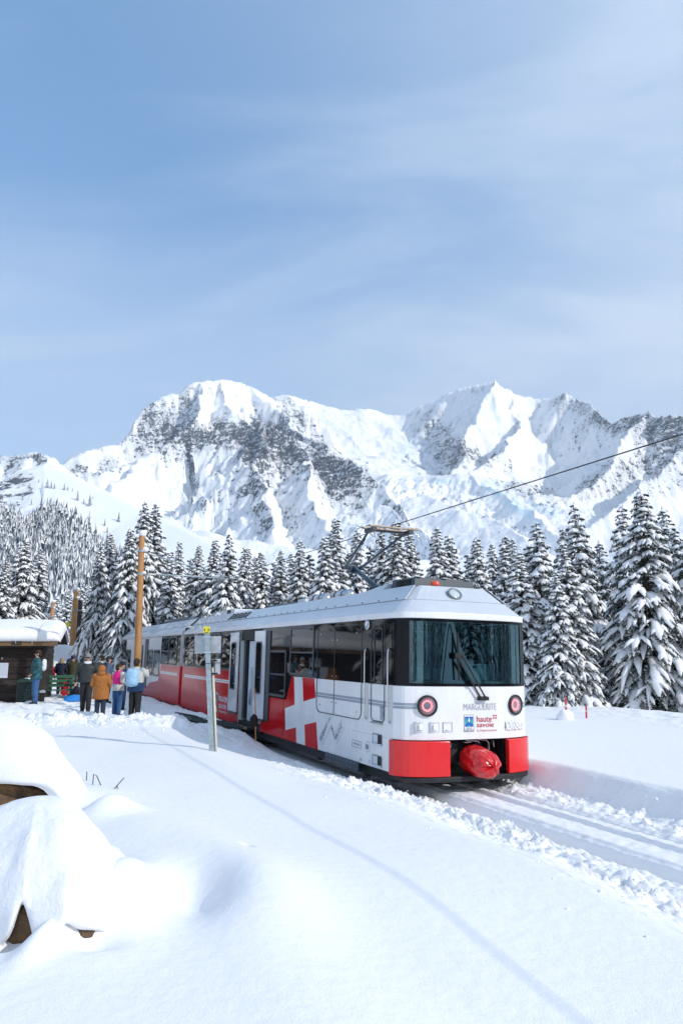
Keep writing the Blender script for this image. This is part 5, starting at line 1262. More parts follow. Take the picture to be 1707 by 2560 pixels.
b = MB(); pts = [tuple(track_pt(u)) for u in (-30, -4.9, 2.56, 15.1)]
b.tube(pts, .010, n=6)
# sagging on beyond the first support
def sag(u0, u1, s, n=8): return [tuple(track_pt(u0+(u1-u0)*i/n, 4.97-s*4*(i/n)*(1-i/n))) for i in range(n+1)]
b.tube(sag(15.1, 40.2, .12), .0095, n=6); b.tube(sag(40.2, 64, .12), .0095, n=6)
tag(b.build('contact_wire', M_wire, None, smooth=True), 'black overhead contact wire running above the tram to the upper right', 'wire')
# next support, outside the picture to the right of the viewer
pole('catenary_pole', (track_pt(-24)[0]+2.6, track_pt(-24)[1]+1.2, .4), track_pt(-24, 6.3)+np.array([2.6, 1.2, 0]), .11, 'wooden catenary pole outside the picture behind the viewer', -24, group='wooden catenary poles')

# ================================================================ SIGN POST
M_pvc = mat('cream_pipe', (.62, .60, .48), rough=.5)
M_sheet = mat('zinc_sheet', (.34, .37, .40), rough=.42, metal=.4, var=.35, vscale=7, col2=(.55, .58, .60), bump=.25, bscale=14)
M_yel = mat('sign_yellow', (.80, .66, .02), rough=.45)
sp = at_z(530, 1874, .73); px0, py0 = sp[0], sp[1]; zb = gz(px0, py0)
post = empty('sign_post', (px0, py0, zb)); tag(post, 'galvanised steel post with metal boards and yellow tag, in the snow before the tram door', 'post')
Tp = at_y(517.5, 1567, py0)-np.array([px0, py0, zb]); H_ = Tp[2]
w_ = .043
def lean(z): return Tp[0]*z/H_
b = MB()
def prof(z): x = lean(z); return [(x-w_, -.04, z), (x+w_, -.04, z), (x+w_, .04, z), (x+w_-.008, .04, z), (x+w_-.008, -.03, z), (x-w_+.008, -.03, z), (x-w_+.008, .04, z), (x-w_, .04, z)]
b.loft([prof(-.6), prof(H_)], cap=True); b.build('steel_channel', M_galv, post)
b = MB(); b.tube([(lean(-.5)+.072, .0, -.5), (lean(1.40)+.074, .0, 1.40)], .021, n=12); b.build('drain_pipe', M_pvc, post, smooth=True)
b = MB(); x = lean(H_-.05); b.box(x-.055, x+.055, -.052, -.042, H_-.115, H_+.002); yt = b.build('yellow_tag', M_yel, post)
b = MB(); b.box(x-.042, x-.026, -.056, -.0525, H_-.075, H_-.035); b.box(x+.026, x+.042, -.056, -.0525, H_-.075, H_-.035); b.box(x-.036, x+.036, -.056, -.0525, H_-.105, H_-.095); b.build('tag_mark', M_wip, yt)
zs = H_-.16; x = lean(H_-.3)
b = MB(); b.hexa([(x-.235, .055, zs-.315), (x-.0, .05, zs-.30), (x-.0, .062, zs-.30), (x-.235, .067, zs-.315), (x-.245, .055, zs+.01), (x-.0, .05, zs), (x-.0, .062, zs), (x-.245, .067, zs+.01)]); b.build('metal_board', M_sheet, post)
b = MB(); b.box(x+.003, x+.225, .05, .062, zs-.30, zs-.005); b.build('metal_board', M_sheet, post)
b = MB()
for z in (zs-.02, zs-.285): b.box(lean(z)-.068, lean(z)+.068, -.05, .05, z-.012, z+.012)
b.build('clamp_band', M_chrome, post)
zc = H_-.66
b = MB(); b.box(lean(zc)+.12, lean(zc)+.205, -.03, .04, zc-.16, zc+.10); b.build('junction_box', M_sheet, post, bevel=.008)
b = MB()
for z in (zc+.07, zc-.15): b.box(lean(z)+.05, lean(z)+.16, -.034, .03, z-.014, z+.014)
b.tube([(lean(zc)-.07, -.045, zc+.02), (lean(zc)+.06, -.048, zc+.022), (lean(zc)+.2, -.04, zc+.035), (lean(zc)+.36, -.02, zc+.05)], .005, n=5)
b.build('black_clamp', M_wip, post)

# ================================================================ SNOW STICKS BESIDE THE TRAM
M_orange = mat('marker_orange', (.62, .20, .04), rough=.6); M_stick = mat('broom_handle', (.52, .27, .10), rough=.6); M_bristle = mat('bristle', (.02, .016, .014), rough=.9, bump=.5, bscale=80)
def mpt(px_, py_, v_):      # point on a vertical plane parallel to the track
    O = np.array([OX, OY, 0])+R0*v_-np.array([0, 0, CZ]); D = ray(px_, py_); return D*((O@R0)/(D@R0))+np.array([0, 0, CZ])
a = mpt(535, 1690, -1.7); c = mpt(546, 1812, -1.7)
e = empty('marker_pole', tuple(c)); tag(e, 'thin black and orange marker stick leaning beside the red tram side', 'pole')
d = a-c; b = MB(); b.tube([tuple(-d*.15), tuple(d*.72)], .011, n=8); b.build('orange_shaft', M_orange, e); b = MB(); b.tube([tuple(d*.72), tuple(d*1.12)], .010, n=8); b.build('black_tip', M_wip, e)
a = mpt(637, 1722, -1.75); c = mpt(639, 1842, -1.75)
e = empty('snow_broom', tuple(c)); tag(e, 'wooden broom standing in the snow by the open tram door', 'broom')
d = a-c; b = MB(); b.tube([tuple(-d*.1), tuple(d)], .014, n=8); b.build('handle', M_stick, e); b = MB(); b.ball((-.05, .05, .33), (.10, .05, .17), 12, 8, fn=lambda x, y, z: 1+.15*math.sin(9*x)*math.cos(11*z)); b.build('brush', M_bristle, e, smooth=True)
# boarding mat
M_mat = mat('rubber_mat', (.045, .055, .068), rough=.7, bump=.3, bscale=40)
mc_ = np.array([OX, OY, 0])+R0*(-2.35)+U*8.3
e = empty('boarding_mat', (mc_[0], mc_[1], gz(*mc_[:2])-.045), PSI); e.rotation_euler = (0, .2, PSI); tag(e, 'dark grey boarding mat on the snow below the open door', 'mat')
b = MB(); b.box(-.62, .72, -1.0, .9, .00, .06); b.build('mat_slab', M_mat, e, bevel=.012)
b = MB()
for i in range(9): b.box(-.6, .7, -.95+i*.22, -.93+i*.22, .0605, .066)
b.build('rib', M_mat, e)

# ================================================================ HUT
from mathutils import noise as mno
M_csnow = snow_mat('cap_snow', bscale=7, bdist=.03, fine=45, fdist=.008)
M_plank = [mat('shade_dark_plank', (.010, .008, .007), rough=.85, var=.55, vscale=5, col2=(.035, .020, .014), bump=.5, bscale=18, stretch=(.18, 1, 1.6)),  # both plank colours darkened to paint in the shade on the wall
           mat('shade_dark_weathered_plank', (.016, .013, .012), rough=.85, var=.5, vscale=4, col2=(.05, .038, .032), bump=.5, bscale=18, stretch=(.2, 1, 1.6))]
M_fascia = mat('fascia_board', (.20, .115, .04), rough=.7, var=.6, vscale=2.5, col2=(.10, .07, .045), bump=.4, bscale=20, stretch=(.25, 1, 1))
M_paper = mat('shaded_paper', (.52, .57, .66), rough=.6); M_ink = mat('ink', (.30, .34, .42), rough=.6)  # blue-grey of the wall's shade is mixed into the notice colour
HXr, HY = float(at_y(108, 1700, 27.6)[0]), 27.6; HZ = gz(-11.2, 27.4)-.05
hut = empty('station_hut', (HXr, HY, HZ), R_(15)); tag(hut, 'dark plank hut under a thick pillow of snow at the left edge', 'hut')
rh = random.Random(4)
z = .0; k = 0
Wh = 5.2; Dh = 3.0
while z < 2.1:
    h = rh.uniform(.19, .24)
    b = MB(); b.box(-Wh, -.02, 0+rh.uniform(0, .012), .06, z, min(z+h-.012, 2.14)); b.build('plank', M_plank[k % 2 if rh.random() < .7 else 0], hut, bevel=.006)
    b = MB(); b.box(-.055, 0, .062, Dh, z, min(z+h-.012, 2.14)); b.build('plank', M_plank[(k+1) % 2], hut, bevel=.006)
    z += h; k += 1
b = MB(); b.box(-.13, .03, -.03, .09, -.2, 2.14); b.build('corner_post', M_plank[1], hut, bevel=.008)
b = MB(); b.box(-Wh, -.06, .07, Dh, -.2, 2.12); b.build('wall_core', M_int, hut)
def eave(x): return 2.145
b = MB(); b.box(-Wh-.4, .46, -.52, -.45, 2.03, 2.20); b.build('fascia', M_fascia, hut, bevel=.008)
b = MB()
for (x, l) in ((-2.0, .5), (-1.1, .35)): b.box(x, x+l, -.535, -.521, 2.06, 2.19)
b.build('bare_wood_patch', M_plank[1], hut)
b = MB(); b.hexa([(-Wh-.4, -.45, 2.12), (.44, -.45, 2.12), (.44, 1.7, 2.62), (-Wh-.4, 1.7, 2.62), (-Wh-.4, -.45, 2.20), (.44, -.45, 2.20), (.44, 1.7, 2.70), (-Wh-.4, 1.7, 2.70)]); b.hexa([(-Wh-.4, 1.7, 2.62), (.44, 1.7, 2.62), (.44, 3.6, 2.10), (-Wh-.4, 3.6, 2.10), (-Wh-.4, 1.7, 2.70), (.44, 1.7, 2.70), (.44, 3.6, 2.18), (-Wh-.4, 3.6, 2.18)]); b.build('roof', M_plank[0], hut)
b = MB()
for x in np.arange(-Wh, .3, .8): b.box(x, x+.09, -.44, .3, 2.03, 2.12)
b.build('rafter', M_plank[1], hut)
# snow pillow on the roof
PR = [(-.50, 2.19), (-.60, 2.22), (-.655, 2.32), (-.66, 2.44), (-.62, 2.54), (-.52, 2.61), (-.36, 2.66), (0, 2.74), (.5, 2.85), (1.0, 2.96), (1.45, 3.04), (1.8, 3.06), (2.2, 3.0), (2.8, 2.84), (3.4, 2.68), (3.66, 2.5), (3.68, 2.25), (3.5, 2.17), (1.7, 2.66)]
rings = []; NX = 120
for i in range(NX+1):
    x = -Wh-.6+(Wh+1.12)*(i/NX)**.9 if i < NX-14 else None
    if x is None:
        q = (i-(NX-14))/14; xa = -Wh-.6+(Wh+1.12)*((NX-15)/NX)**.9; x = xa+(.53-xa)*math.sin(q*math.pi/2)
    e_ = max(0.0, (x-.02)/.51); k = max(.0, 1-min(1.0, e_)**3.0)**.45
    ring = []
    for j, (y, z_) in enumerate(PR):
        rf = 2.19+.235*(min(y, 1.7)+.5)-(.27*(y-1.7) if y > 1.7 else 0)
        zz_ = rf+(z_-rf)*k if z_ > rf else z_
        yc = 1.5+(y-1.5)*(.90+.10*k)
        n_ = .04*mno.noise(Vector((x*1.1, y*1.1+j*.1, 3)))+.012*mno.noise(Vector((x*6, j*.9, 9)))
        ring.append((x+.02*mno.noise(Vector((j*.7, x*2, 1))), yc+(n_ if j < 7 else 0), zz_+(n_*k if 2 < j < 15 else 0)))
    rings.append(ring)
b = MB(); b.loft(rings); rs_ = b.build('roof_snow', M_csnow, hut, smooth=True)
b = MB()
for (x, l) in ((-.95, .06), (-2.35, .14), (-2.05, .05), (-1.5, .08), (-.4, .07), (-3.1, .1), (-1.75, .05)): b.tube([(x, -.56, 2.19), (x, -.56, 2.19-l*.6), (x+.003, -.56, 2.19-l*1.4)], [.013, .009, .002], n=6)
M_ice = mat('ice', (.75, .85, .92), rough=.1, spec=.6)
b.build('icicle', M_ice, hut, smooth=True)
def notice(x0, x1, z0, z1, kind):
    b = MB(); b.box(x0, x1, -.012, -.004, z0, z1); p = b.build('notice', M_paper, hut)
    b = MB(); w = x1-x0; h = z1-z0; r9 = random.Random(int(abs(x0)*100))
    n = 9 if kind else 7
    for i in range(n):
        zz = z1-h*.1-i*h*.8/n
        x = x0+w*.06
        while x < x1-w*.1:
            l = w*r9.uniform(.03, .12); b.box(x, min(x+l, x1-w*.06), -.0135, -.0125, zz-h*.012, zz+h*.012); x += l+w*.03
    b.build('print', M_ink, p)
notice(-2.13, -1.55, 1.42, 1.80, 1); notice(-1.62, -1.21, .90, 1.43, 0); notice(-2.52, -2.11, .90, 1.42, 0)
b = MB(); b.box(-1.46, -1.42, -.01, 0, 1.60, 1.62); b.box(-1.46, -1.42, -.01, 0, 1.56, 1.58); b.tube([(-1.78, -.02, .30), (-1.78, -.08, .30)], .03, n=8); b.build('fitting', M_chrome, hut)

# ================================================================ THINGS ROUND THE HUT
def on(px_, py_, z): return at_z(px_, py_, z)
# slatted bin
bx = at_y(58, 1745, 27.0); gzb = gz(bx[0], 27.0)-.05
M_bin = mat('bin_green', (.008, .028, .026), rough=.5); M_lid = mat('bin_lid', (.04, .10, .05), rough=.5)
e = empty('litter_bin', (bx[0], 27.0, gzb)); tag(e, 'dark green lattice litter bin with snow on its lid, between hut wall and man', 'bin')
b = MB(); n = 26
for j in range(n):
    a = 2*math.pi*j/n; b.box(.22*math.cos(a)-.014, .22*math.cos(a)+.014, .22*math.sin(a)-.014, .22*math.sin(a)+.014, 0, .78)
for i in range(9): b.tube([(0, 0, .06+i*.085), (0, 0, .085+i*.085)], .238, n=26)
b.build('lattice', M_bin, e)
b = MB(); b.tube([(0, 0, .02), (0, 0, .76)], .20, n=20); b.build('liner', M_int, e, smooth=True)
b = MB(); b.loft([[(r*math.cos(2*math.pi*j/24), r*math.sin(2*math.pi*j/24), z) for j in range(24)] for r, z in ((.25, .77), (.25, .80), (.20, .87), (.06, .90))]); b.build('lid', M_lid, e, smooth=True)
b = MB(); b.ball((.10, .0, .88), (.13, .12, .035), 12, 6); b.build('snow_cap', M_tsnow, e, smooth=True)
# stump with snow
p = at_y(104.6, 1750, 26.9); e = empty('wooden_post', (p[0], p[1], gz(p[0], p[1])-.05)); tag(e, 'short dark wooden post with a snow cap at the hut corner', 'post')
b = MB(); b.tube([(0, 0, 0), (0, 0, .36)], .085, n=12); b.build('stump', M_wood2, e, smooth=True); b = MB(); b.ball((0, 0, .38), (.11, .11, .06), 12, 6); b.build('snow_cap', M_tsnow, e, smooth=True)
# thin grey mast
p = at_y(129, 1700, 34); e = empty('grey_mast', (p[0], p[1], gz(p[0], p[1]))); tag(e, 'thin pale grey steel post right of the hut', 'post')
b = MB(); b.tube([(0, 0, -.3), (0, 0, 1.95)], .045, n=10); b.build('shaft', M_galv, e, smooth=True); b = MB(); b.tube([(0, 0, 1.95), (0, 0, 1.97)], .055, n=10); b.build('cap', M_galv, e)
b = MB(); b.tube([(0, 0, 1.0), (1.4, .8, .96), (3.2, 2, 1.02)], .008, n=5); b.build('rope', M_galv, e)
# bench
M_bench = mat('bench_green', (.02, .11, .06), rough=.5, var=.3, vscale=10)
p = at_y(150, 1742, 29.5); e = empty('park_bench', (p[0], p[1], gz(p[0], p[1])+.0), R_(28)); tag(e, 'green slatted bench standing in the snow right of the hut', 'bench')
for i in range(4):
    b = MB(); b.box(-.7, .7, -.25+i*.11, -.16+i*.11, .33, .36); b.build('seat_slat', M_bench, e, bevel=.005)
for i in range(3):
    b = MB(); b.box(-.7, -.66+.28, .22, .25, .45+i*.16, .57+i*.16); b.box(-.38, .7, .22, .25, .45+i*.16, .57+i*.16); b.build('back_slat', M_bench, e, bevel=.005)
for s_ in (-.6, .6):
    b = MB(); b.tube([(s_, -.22, -.1), (s_, -.2, .33), (s_, .2, .33), (s_, .27, .9)], .02, n=6); b.tube([(s_, .2, .33), (s_, .42, -.1)], .02, n=6); b.build('leg', M_wood2, e)
# blue sledge
M_bluep = mat('blue_plastic', (.01, .20, .62), rough=.3, coat=.5)
p = at_y(187, 1744, 27.5); e = empty('plastic_sledge', (p[0], p[1], gz(p[0], p[1])), R_(15)); tag(e, 'bright blue plastic sledge lying on the snow left of the man in black', 'sledge')
b = MB(); rings = []
for i in range(12):
    t = i/11; x = -.36+.72*t; wv = .19*max(0, math.sin(math.pi*(.12+.8*t)))**.5; rings.append([(x, wv*math.cos(a), .03+.17*math.sin(a)**2*(1+.4*math.sin(t*3))*(1 if math.sin(a) > 0 else .15)+.10*max(0, t-.75)*4*.3) for a in [2*math.pi*j/16 for j in range(16)]])
b.loft(rings); b.build('tub', M_bluep, e, smooth=True); b = MB(); b.tube([(.34, 0, .12), (.45, .05, .15), (.5, .1, .05)], .012, n=6); b.build('tow_rope', M_wip, e)
# red sledge and dark rucksack by the group
M_redp = mat('red_plastic', (.60, .015, .02), rough=.3, coat=.5)
p = at_y(163, 1722, 31.0); e = empty('plastic_sledge', (p[0], p[1], gz(p[0], p[1])), R_(10)); tag(e, 'red plastic sledge held upright between the two people in dark coats', 'sledge')
b = MB(); b.loft([[(sx*(.16 if 0 < i < 5 else .10), -.03*math.sin(i*.6)*2+dy, .12*i) for sx, dy in ((-1, 0), (1, 0), (1, .04), (-1, .04))] for i in range(7)]); b.build('board', M_redp, e, bevel=.01); b = MB(); b.tube([(-.1, 0, .72), (0, 0, .82), (.1, 0, .72)], .01, n=5); b.build('cord', M_wip, e)
M_bagd = mat('dark_rucksack', (.012, .016, .025), rough=.7, bump=.4, bscale=14)
p = at_y(192, 1738, 29.3); e = empty('rucksack', (p[0], p[1], gz(p[0], p[1]))); tag(e, 'dark rucksack slumped on the snow behind the blue sledge', 'rucksack')
b = MB(); b.ball((0, 0, .24), (.24, .17, .28), 14, 10, fn=lambda x, y, z: 1+.08*math.sin(5*x+3*z)); b.build('sack', M_bagd, e, smooth=True); b = MB(); b.tube([(-.1, -.14, .42), (-.13, -.2, .3), (-.1, -.16, .12)], .02, n=6); b.tube([(.1, -.14, .42), (.13, -.2, .3), (.1, -.16, .12)], .02, n=6); b.build('strap', M_wip, e)
# trail marker on the tree
p = at_y(169, 1561, 50.5); e = empty('trail_marker', tuple(p)); tag(e, 'small yellow diamond trail marker against the dark spruces', 'sign')
b = MB(); r = .20; b.loft([[(0, -.02, -r), (r, -.02, 0), (0, -.02, r), (-r, -.02, 0)], [(0, .02, -r), (r, .02, 0), (0, .02, r), (-r, .02, 0)]]); b.build('plate', M_yel, e); b = MB(); b.tube([(0, .03, -2.2), (0, .03, .1)], .03, n=6); b.build('stake', M_wood2, e)
# piste markers at the right
for px_, py_, h, lab in ((1414, 1772, .62, 'red piste marker stick beside a small snow heap at the foot of the spruces'), (1465, 1786, .5, 'red piste marker stick right of the snow heap, half buried')):
    p = at_y(px_, py_, 21.5); z0 = gz(p[0], p[1]); e = empty('piste_marker', (p[0], p[1], z0)); tag(e, lab, 'marker', 'red piste markers')
    zt = at_y(px_, py_-28 if h > .6 else py_-20, 21.5)[2]-z0
    b = MB(); b.tube([(0, 0, -.2), (.01, 0, zt)], .028, n=8); b.build('stick', M_redp, e); b = MB(); b.tube([(0, 0, zt*.55), (0, 0, zt*.65)], .031, n=8); b.build('reflective_band', M_white, e)
p = at_y(1412, 1780, 21.2); z0 = gz(p[0], p[1]); b = MB(); b.ball((p[0], p[1], z0+.02), (.24, .20, .26), 16, 10, fn=lambda x, y, z: 1+.06*math.sin(6*x+4*z)); tag(b.build('snow_heap', M_tsnow, None, smooth=True), 'small rounded snow heap at the foot of the first red piste marker', 'snow heap')

# ================================================================ ROCKS UNDER SNOW, LOWER LEFT
M_rock = mat('lichen_rock', (.24, .13, .05), rough=.9, var=.7, vscale=5, col2=(.05, .045, .04), bump=1.0, bscale=11, bdist=.08)
def rock_mesh(c, r, seed, nu=40, nv=26, amp=.22):
    b = MB()
    def f(x, y, z):
        p = Vector((x*1.6+seed, y*1.6, z*1.6)); q = Vector((x*4+seed, y*4, z*4))
        v = mno.voronoi(p)[0][0]
        return 1+amp*(v-.35)+.10*mno.noise(q)+.04*mno.noise(q*3)
    return b.ball(c, r, nu, nv, fn=f)
def cap(name, rim, top, crown_z, parent, m=M_csnow, nr=30, seed=0, under=.06, pw=2.6):
    """snow cushion: rim is a list of (x, y, z of its lower lip) round it"""
    n = len(rim)*4; RX = []
    for i in range(n):
        t = i/n*len(rim); k = int(t) % len(rim); f_ = t-int(t)
        P0_, P1_, P2_, P3_ = [np.array(rim[(k+q) % len(rim)]) for q in (-1, 0, 1, 2)]
        RX.append(.5*((2*P1_)+(-P0_+P2_)*f_+(2*P0_-5*P1_+4*P2_-P3_)*f_**2+(-P0_+3*P1_-3*P2_+P3_)*f_**3))
    cx, cy_ = top; vs = []; RS = [sum(RX[(i+q) % n]*(1-abs(q)/11) for q in range(-10, 11))/sum(1-abs(q)/11 for q in range(-10, 11)) for i in range(n)]; RS = [np.array([q[0], q[1], q[2]]) for q in RS]
    for i in range(nr+1):
        t = i/nr
        for j, q0_ in enumerate(RX):
            bl_ = min(1, max(0, (t-.22)/.30)); bl_ = bl_*bl_*(3-2*bl_); q = q0_*(1-bl_)+RS[j]*bl_
            if t < .18:          # undercut lip curling inwards
                a = t/.18; s = 1-under*(1-a)*1.2; z = q[2]+.03*a
            else:
                a = (t-.18)/.82; s = max(0.0, math.cos(a*math.pi/2))**(2/pw)
                z = q[2]+.03+(crown_z-q[2]-.03)*(math.sin(a*math.pi/2)**(2/pw*1.25))
            x = cx+(q[0]-cx)*s; y = cy_+(q[1]-cy_)*s
            d = .030*mno.noise(Vector((x*3.1+seed, y*3.1, z*3.1)))+.010*mno.noise(Vector((x*11+seed, y*11, z*11)))+.004*mno.noise(Vector((x*40, y*40, z*40)))
            if t > .97: d *= .3
            l = math.hypot(x-cx, y-cy_)+1e-4
            vs.append((x+(x-cx)/l*d, y+(y-cy_)/l*d, z+d*.5))
    k = len(RX); fs = [(i*k+j, i*k+(j+1) % k, (i+1)*k+(j+1) % k, (i+1)*k+j) for i in range(nr) for j in range(k)]
    b = MB(); b.add(vs, fs); return b.build(name, m, parent, smooth=True)
# farther boulder, cut by the left edge
e1_ = empty('snowy_boulder', (0, 0, 0)); tag(e1_, 'farther boulder cut by the left edge, thick snow cap over a brown rock strip', 'boulder')
rock_mesh((-3.65, 8.45, .78), (.72, .52, .42), 3).build('rock', M_rock, e1_)
cap('snow_cap', [(-4.9, 8.2, .98), (-4.35, 7.95, 1.0), (-3.95, 7.86, 1.06), (-3.55, 7.88, 1.07), (-3.25, 7.88, 1.06), (-3.02, 7.92, 1.03), (-2.84, 8.05, .84), (-2.80, 8.45, .66), (-3.0, 9.1, .66), (-3.7, 9.7, .6), (-4.6, 9.6, .6)], (-4.15, 8.65), 1.72, e1_, seed=2, pw=2.6)
# near boulder with two openings
e2_ = empty('snowy_boulder', (0, 0, 0)); tag(e2_, 'near boulder under a big snow cushion, brown rock showing through two gaps', 'boulder')
rock_mesh((-1.86, 5.0, .80), (.34, .30, .36), 9).build('rock', M_rock, e2_)
rock_mesh((-1.55, 4.80, .75), (.19, .18, .14), 5, 26, 18).build('rock', M_rock, e2_)
def FR(px_, py_, y_=4.62): return tuple(at_y(px_, py_, y_))
cap('snow_cap', [FR(-90, 2390, 4.75), FR(-25, 2385, 4.66), FR(18, 2352, 4.60), FR(40, 2300, 4.62), FR(55, 2270, 4.63), FR(70, 2308, 4.62), FR(90, 2375, 4.58), FR(120, 2400, 4.55), FR(148, 2350, 4.55), FR(170, 2320, 4.57), FR(210, 2334, 4.60), FR(250, 2338, 4.64), FR(285, 2350, 4.75), (-1.40, 5.10, .72), (-1.50, 5.7, .76), (-1.8, 6.15, .82), (-2.6, 6.2, .78), (-3.1, 5.6, .74), (-2.9, 4.9, .72)], (-2.05, 5.30), 1.43, e2_, seed=5, pw=2.15)
# ================================================================ PEOPLE
M_skin = mat('skin', (.52, .30, .22), rough=.55, var=.08, vscale=20)
def cloth(name, c, c2=None, rough=.85, bump=.8, bs=11, vs=6, var=.25): return mat(name, c, rough=rough, var=var, vscale=vs, col2=c2, bump=bump, bscale=bs, bdist=.03)
def skin_body(parent, joints, edges, m, name='body'):
    ks = list(joints); idx = {k: i for i, k in enumerate(ks)}
    me = bpy.data.meshes.new(name); me.from_pydata([joints[k][0] for k in ks], [(idx[a], idx[b]) for a, b in edges], []); me.update()
    o = link(name, me, m, parent)
    md = o.modifiers.new('skin', 'SKIN'); md.use_smooth_shade = True; md.branch_smoothing = .6
    for i, k in enumerate(ks):
        r = joints[k][1]; sv = me.skin_vertices[0].data[i]; sv.radius = (r, r) if not isinstance(r, tuple) else r; sv.use_root = (k == 'pelvis')
    s = o.modifiers.new('sub', 'SUBSURF'); s.levels = 1; s.render_levels = 1
    return o
def lerp(a, b, t): return tuple(a[i]+(b[i]-a[i])*t for i in range(3))
def person(loc, face, H, label, coat, legs, arms, hair=None, hat=None, hood=None, glasses=False, boots=None, hem=.48, width=1.0, stride=.0, head_turn=0.0, head_down=0.0, lean_=0.0, extra=None, sleeve=None, collar=None, fluff=None, lower=None, group=None):
    """face: heading in degrees, 0 = looking at the viewer (-y). arms: {(side): (elbow, wrist)} in body units of height"""
    e = empty('person', tuple(loc), R_(face)); tag(e, label, 'person', group)
    h = H
    J = {}
    hipz, kz, az_ = .50*h, .275*h, .045*h
    J['pelvis'] = ((0, 0, .52*h), (.075*h, .055*h)); J['waist'] = ((0, lean_*.3*h, .60*h), (.068*h, .05*h)); J['chest'] = ((0, lean_*.7*h, .71*h), (.082*h, .055*h)); J['neck0'] = ((0, lean_*h, .81*h), .034*h)
    hx = head_turn*.0; hy = lean_*1.1*h-head_down*.03*h
    J['neck'] = ((0, lean_*1.05*h-.002*h, .845*h), .029*h); J['head'] = ((0, hy, .90*h), (.046*h, .052*h)); J['crown'] = ((0, hy+.006*h, .945*h), (.045*h, .05*h))
    E = [('pelvis', 'waist'), ('waist', 'chest'), ('chest', 'neck0'), ('neck0', 'neck'), ('neck', 'head'), ('head', 'crown')]
    ct, st = math.sin(R_(head_turn)), math.cos(R_(head_turn))
    fd = (ct, -st)
    J['chin'] = ((fd[0]*.036*h, hy+fd[1]*.036*h, .877*h), .017*h); J['nose'] = ((fd[0]*.058*h, hy+fd[1]*.058*h, .905*h), .0085*h)
    E += [('head', 'chin'), ('head', 'nose')]
    for s in (-1, 1):
        n = 'l' if s < 0 else 'r'
        st2 = s*stride
        J['hip'+n] = ((s*.05*h, 0, .49*h), .052*h); J['knee'+n] = ((s*.055*h, -st2*.10*h-.005*h, kz), .032*h); J['ank'+n] = ((s*.057*h, -st2*.16*h+.01*h+max(0, -st2)*.05*h, az_), .022*h); J['toe'+n] = ((s*.07*h, -st2*.16*h-.05*h, .022*h), .012*h)
        E += [('pelvis', 'hip'+n), ('hip'+n, 'knee'+n), ('knee'+n, 'ank'+n), ('ank'+n, 'toe'+n)]
        el, wr = arms[s]
        J['sh'+n] = ((s*.105*h*width**.5, lean_*.95*h, .79*h), .036*h); J['el'+n] = (tuple(c*h for c in el), .026*h); J['wr'+n] = (tuple(c*h for c in wr), .018*h)
        d = Vector(wr)-Vector(el); d.normalize(); w = Vector(wr)*h
        pc = w+d*.028*h; J['pa'+n] = (tuple(pc), (.021*h, .013*h))
        E += [('chest', 'sh'+n), ('sh'+n, 'el'+n), ('el'+n, 'wr'+n), ('wr'+n, 'pa'+n)]
        sd = d.cross(Vector((0, 1, 0))); sd = sd.normalized() if sd.length > .1 else Vector((1, 0, 0)); cu = d.cross(sd).normalized()
        for q in range(4):
            o_ = sd*(.5*(q-1.5))*.022*h; ln = (.030, .037, .035, .026)[q]*h
            k1, k2 = 'f%s%da' % (n, q), 'f%s%db' % (n, q)
            J[k1] = (tuple(pc+o_+d*(.018*h+ln*.5)), .0062*h); J[k2] = (tuple(pc+o_+d*(.018*h+ln*.9)+cu*.012*h), .0052*h); E += [('pa'+n, k1), (k1, k2)]
        J['th'+n] = (tuple(w+d*.03*h+sd*.026*h+cu*.012*h), .0065*h); E += [('wr'+n, 'th'+n)]
    skin_body(e, J, E, M_skin)
    rnd = random.Random(int(loc[0]*100))
    # trousers
    b = MB()
    def ell(c, rx, ry, n=16, ph=0, wob=.0):
        return [(c[0]+rx*math.cos(2*math.pi*j/n)*(1+wob*math.sin(3*j+ph)), c[1]+ry*math.sin(2*math.pi*j/n)*(1+wob*math.cos(2*j+ph)), c[2]) for j in range(n)]
    for s in (-1, 1):
        n = 'l' if s < 0 else 'r'; hp, kn, an = J['hip'+n][0], J['knee'+n][0], J['ank'+n][0]
        rings = []
        for i in range(11):
            t = i/10
            c = lerp(hp, kn, t/.5) if t < .5 else lerp(kn, an, (t-.5)/.5)
            if i == 0: c = (c[0]*.9, c[1], c[2]+.03*h)
            r = .064*h*(1-t)+.040*h*t; r *= 1+.05*math.sin(i*2.3+s)
            rings.append(ell(c, r*.95, r*1.05, 14, i, .05))
        b.loft(rings)
    b.loft([ell((0, 0, z*h), rx*h, ry*h, 16) for z, rx, ry in ((.46, .085, .06), (.50, .098, .07), (.55, .095, .068), (.60, .088, .062))])
    tr_ = b.build('trousers', legs, e, smooth=True)
    # boots
    for s in (-1, 1):
        n = 'l' if s < 0 else 'r'; an = J['ank'+n][0]; b = MB()
        b.loft([ell((an[0]+s*.003*h, an[1]-oy*h, z*h+ (an[2]-az_)), rx*h, ry*h, 14) for z, rx, ry, oy in ((.0, .034, .070, .032), (.012, .037, .076, .034), (.03, .033, .066, .028), (.05, .030, .040, .006), (.085, .033, .036, 0))])
        b.build('boot', boots or M_wip, e, smooth=True)
    # jacket
    b = MB(); hz3 = hem; W = width
    prof = [(hz3, .108*W, .080*W), (hz3+.012, .113*W, .084*W), (hz3+.06, .110*W, .082*W), (.60, .106*W, .078*W), (.66, .108*W, .080*W), (.72, .115*W, .082*W), (.77, .118*W, .078*W), (.80, .100*W**.5, .068), (.825, .062, .052), (.845, .046, .046)]
    prof = sorted(prof)
    rings = []
